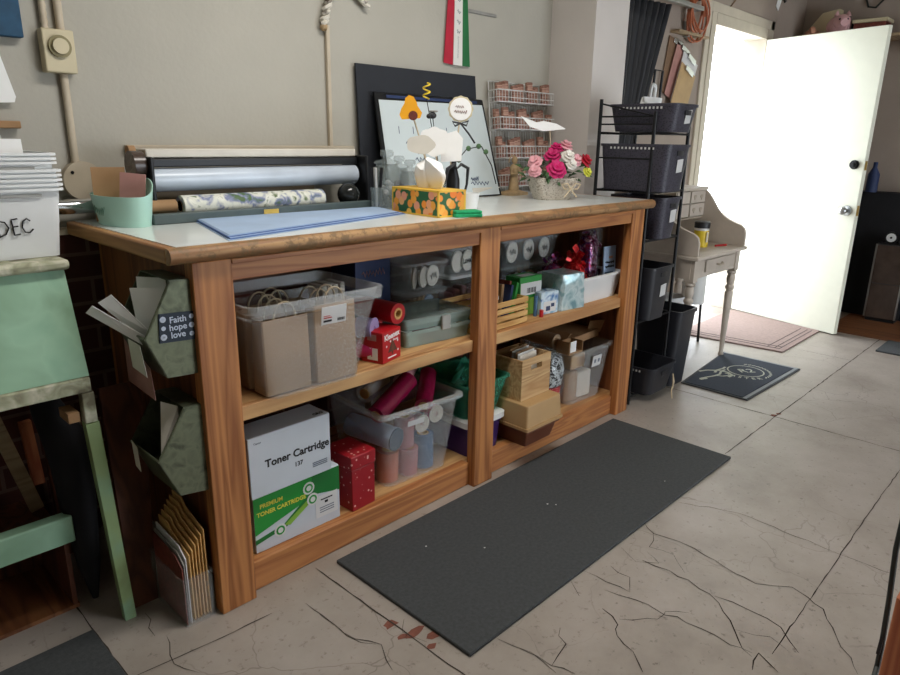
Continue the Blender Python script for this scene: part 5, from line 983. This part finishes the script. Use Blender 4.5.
obj('stripe', b, 'mat_line', t); o = bpy.data.objects['stripe']; o['kind'] = 'stuff'
t = thing('door_mat', 'navy door mat with a pale round emblem near the desk leg', 'mat', (3.135, -.18, .0005)); 
b = B(); b.slab([(-.375, .17, 0), (-.375, -.2, 0), (.375, -.22, 0), (.37, .245, 0)][::-1], (0, 0, .007)); obj('rubber_edge', b, 'rubber', t); b = B(); b.slab([(-.36, .155, .0071), (-.36, -.168, .0071), (.345, -.188, .0071), (.345, .23, .0071)][::-1], (0, 0, .003)); obj('pile', b, 'mat_navy', t)
b = B(); b.slab([(-.37, -.172, .0071), (-.37, -.190, .0071), (.37, -.21, .0071), (.352, -.192, .0071)][::-1], (0, 0, .002)); b.slab([(.35, -.192, .0071), (.37, -.21, .0071), (.366, .236, .0071), (.35, .236, .0071)][::-1], (0, 0, .002)); obj('border', b, 'mat_edge', t)
b = B(); Z = .0103
def ringp(cx, cy, r0, r1, sy=1):
    n = 40; vs = [(cx+r*math.cos(2*PI*i/n), cy+sy*r*math.sin(2*PI*i/n), Z) for r in (r0, r1) for i in range(n)]; b.add(vs, [(i, (i+1) % n, n+(i+1) % n, n+i) for i in range(n)])
ringp(.08, -.01, .095, .103); 
for i, ch in enumerate('MASTER'):
    a = 2.75+i*.27; r = .135; b.text(ch, .042, Matrix.Translation((.08+r*math.cos(a), -.01+r*math.sin(a), Z)) @ Matrix.Rotation(a+PI/2, 4, 'Z'), 0, .0006)
for i in range(14): a = 4.45+i*.17; r = .135; b.cbox((.08+r*math.cos(a), -.01+r*math.sin(a), Z), (.02, .008, .001), (0, 0, a+PI/2+.6))
b.text('R2', .085, UP(.085, -.012, Z, -.75), 0, .0006)
for path, r in ((((-.33, -.06), (-.27, -.05), (-.2, -.04), (-.14, -.02), (-.09, .03), (-.04, .05)), .009), (((-.24, .07), (-.17, .075), (-.1, .05), (-.06, .0), (-.07, -.06), (-.12, -.085)), .011), (((-.15, .02), (-.10, .06), (-.04, .075), (.0, .1)), .01), (((-.07, -.06), (-.15, -.06), (-.18, -.04)), .007), (((-.34, -.075), (-.28, -.068)), .012)):
    P = [Vector((.08+.85*(.878*(x-.08)+.479*(y+.01)), -.01+.85*(-.479*(x-.08)+.878*(y+.01)), Z)) for x, y in path]
    for i in range(len(P)-1):
        dd = (P[i+1]-P[i]); n_ = Vector((-dd.y, dd.x, 0)).normalized()*r*.7; b.slab([tuple(P[i]-n_), tuple(P[i+1]-n_), tuple(P[i+1]+n_), tuple(P[i]+n_)], (0, 0, .0005))
obj('emblem', b, 'mat_logo', t)
# ================================================================== RIGHT SIDE
t = thing('slim_cabinet', 'slim dark cabinet with silver edges standing by the right wall', 'cabinet', (5.15, -.535, .0065)); obj('case', BOX(.01, .14, 0, .215, .02, .59), 'black', t, bevel=.004); obj('front_panel', BOX(0, .0095, .012, .203, .03, .58), 'tinted', t); obj('panel_seam', BOX(-.0012, 0, .012, .203, .29, .296), 'black', t)
for y in (.0, .2035): obj('edge_strip', BOX(-.002, .0095, y, y+.0115, .03, .585), 'steel', t)
obj('plinth', BOX(.03, .13, .01, .205, 0, .0195), 'black', t)
t = thing('desk_clock', 'small round white clock on the slim dark cabinet', 'clock', (5.19, -.40, .5970)); obj('case', B().cyl((0, 0, .045), (.03, 0, .045), .045, 24), 'blackmetal', t); obj('dial', B().cyl((-.003, 0, .045), (-.0005, 0, .045), .032, 24), 'white', t); obj('hub', B().cyl((-.006, 0, .045), (-.0035, 0, .045), .008, 12), 'ink', t)
tag(obj('black_device', BOX(0, .09, -.075, 0, 0, .07), 'black', loc=(5.18, -.45, .5970), bevel=.008), 'black device beside the clock on the slim cabinet', 'device')
t = thing('covered_table', 'tall table draped in black cloth along the right wall', 'table', (5.3, -.9, .0065)); b = B(); n = 40; rings = []
for z, e_ in ((0, .03), (.4, .02), (.93, .0), (.95, -.01)):
    R_ = []
    for i, (x, y, _) in enumerate(rrect(.17, 1.35, .03, 0, 10)):
        k = e_*(.5+.5*math.sin(i*1.3)); s_ = 1+k*2; R_.append((max(.005, .1+x*s_) if x < 0 else .1+x*.98, .72+y*(1+k*.1), z))
    rings.append(R_)
b.loft(rings); obj('drape', b, 'dkcloth', t)
tag(obj('blue_bottle', B().lathe([(0, 0), (.04, 0), (.04, .13), (.015, .18), (.015, .22), (0, .22)], 20), 'navy', loc=(5.32, -.18, .9575)), 'dark blue bottle on the black covered table behind the door', 'bottle')
t = thing('rubber_mat', 'dark mat on the floor at the far right edge', 'mat'); obj('slab', BOX(4.285, 4.62, -1.3, -.615, 0, .012), 'rubber', t, bevel=.003)
t = thing('high_shelf', 'long wood shelf high on the right wall above the door', 'shelf'); obj('board', BOX(5.22, 5.4995, -.45, .5495, 2.05, 2.07), 'ltwood', t, bevel=.002)
for y in (-.3, .4): obj('bracket', B().prism([(5.30, 2.0495), (5.4995, 2.0495), (5.4995, 1.88)], 'y', y, y+.02), 'ltgrey', t)
t = thing('piggy_bank', 'pale pink piggy bank on the high shelf', 'piggy bank', (5.32, .235, 2.0705), .5); b = B(); b.ball((0, 0, .085), (.10, .085, .075), 20); obj('body', b, 'pig', t)
b = B(); b.ball((-.08, -.0, .105), (.055, .06, .055), 16); b.cyl((-.125, 0, .095), (-.15, 0, .093), .025, 16); obj('head', b, 'pig', t)
for s in (-1, 1): b = B(); b.lathe([(.022, 0), (.014, .02), (0, .042)], 10, (-.07, s*.038, .145)); obj('ear', b, 'pig', t); obj('eye', B().ball((-.122, s*.026, .12), .008, 8), 'ink', t)
for x in (-.05, .05):
    for y in (-.04, .04): obj('foot', B().cyl((x, y, 0), (x, y, .035), .02, 12), 'pig', t)
tag(obj('peach_pig', B().ball((0, 0, .04), (.09, .06, .04), 16).ball((-.07, -.02, .065), (.03, .025, .03), 10), 'peach', loc=(5.33, .42, 2.0705)), 'small peach toy lying left of the piggy bank', 'toy')
t = thing('cream_carton', 'tilted cream carton behind the piggy bank on the high shelf', 'carton', (5.42, .36, 2.0705), 0); b = B(); b.prism([(-.10, 0), (.18, 0), (.02, .20), (-.10, .22)], 'x', -.05, .05); obj('body', b, 'cream', t, bevel=.004)
tag(obj('black_bag', B().ball((0, 0, .06), (.07, .12, .07), 14), 'dkcloth', loc=(5.42, .20, 2.0705)), 'black bag bulging behind the piggy bank', 'bag')
t = thing('white_carton', 'flat cream carton at the right end of the high shelf', 'carton', (5.35, .03, 2.0705)); obj('lower_box', BOX(-.08, .08, -.12, .09, 0, .09), 'amber', t, bevel=.003); obj('lid', BOX(-.09, .09, -.13, .1, .0905, .115), 'cream', t, bevel=.003)
t = thing('looped_cable', 'dark cord looping down the wall above the flat cream carton', 'cord'); obj('cable', B().tube([(5.49, .16, 2.6), (5.488, .15, 2.42), (5.485, .10, 2.30), (5.485, .05, 2.29), (5.488, -.03, 2.38), (5.49, -.04, 2.6)], .007, 8), 'greencable', t)
t = thing('hanging_tag', 'small white tag with a black clip hanging over the doorway', 'tag', (4.90, .545, 2.30), (0, .5, 0)); obj('card', BOX(-.03, .03, -.003, 0, -.05, .05), 'paper', t); obj('clip', B().tube([(0, -.004, .05), (.05, -.008, .075), (.08, -.006, .06), (.1, -.004, .085)], .006, 6), 'blackmetal', t)
tag(obj('wire_run', B().cyl((3.93, .545, 2.05), (4.2, .545, 2.25), .004, 6), 'clipwood'), 'thin brown wire running up the wall above the doorway', 'wire')
# near right corner
t = thing('table_leg', 'orange wood table leg at the near right edge of the photo', 'table leg', (.99, -1.425, 0)); b = B(); b.loft([rrect(.075, .075, .006, 0), rrect(.075, .075, .006, .30)]); obj('post', b, 'orangeleg', t); obj('foot_cap', B().loft([rrect(.085, .085, .006, -.0), rrect(.085, .085, .006, .01)]), 'blackmetal', t)
t = thing('power_cable', 'dark green power cable dropping to the floor beside the orange leg', 'cable', (0, 0, 0)); b = B(); b.tube([(1.13, -1.36, .60), (1.075, -1.352, .45), (1.064, -1.353, .36), (1.068, -1.362, .22), (1.068, -1.368, .09), (1.06, -1.37, .03), (1.03, -1.372, .009), (.9, -1.38, .008)], .0065, 8); obj('cable', b, 'greencable', t)
b = B(); b.prism([(-.012, 0), (.014, 0), (.0, .045)], 'y', -.004, .004); o = obj('tape_flag', b, 'black', t); o.location = (1.062, -1.366, .07)
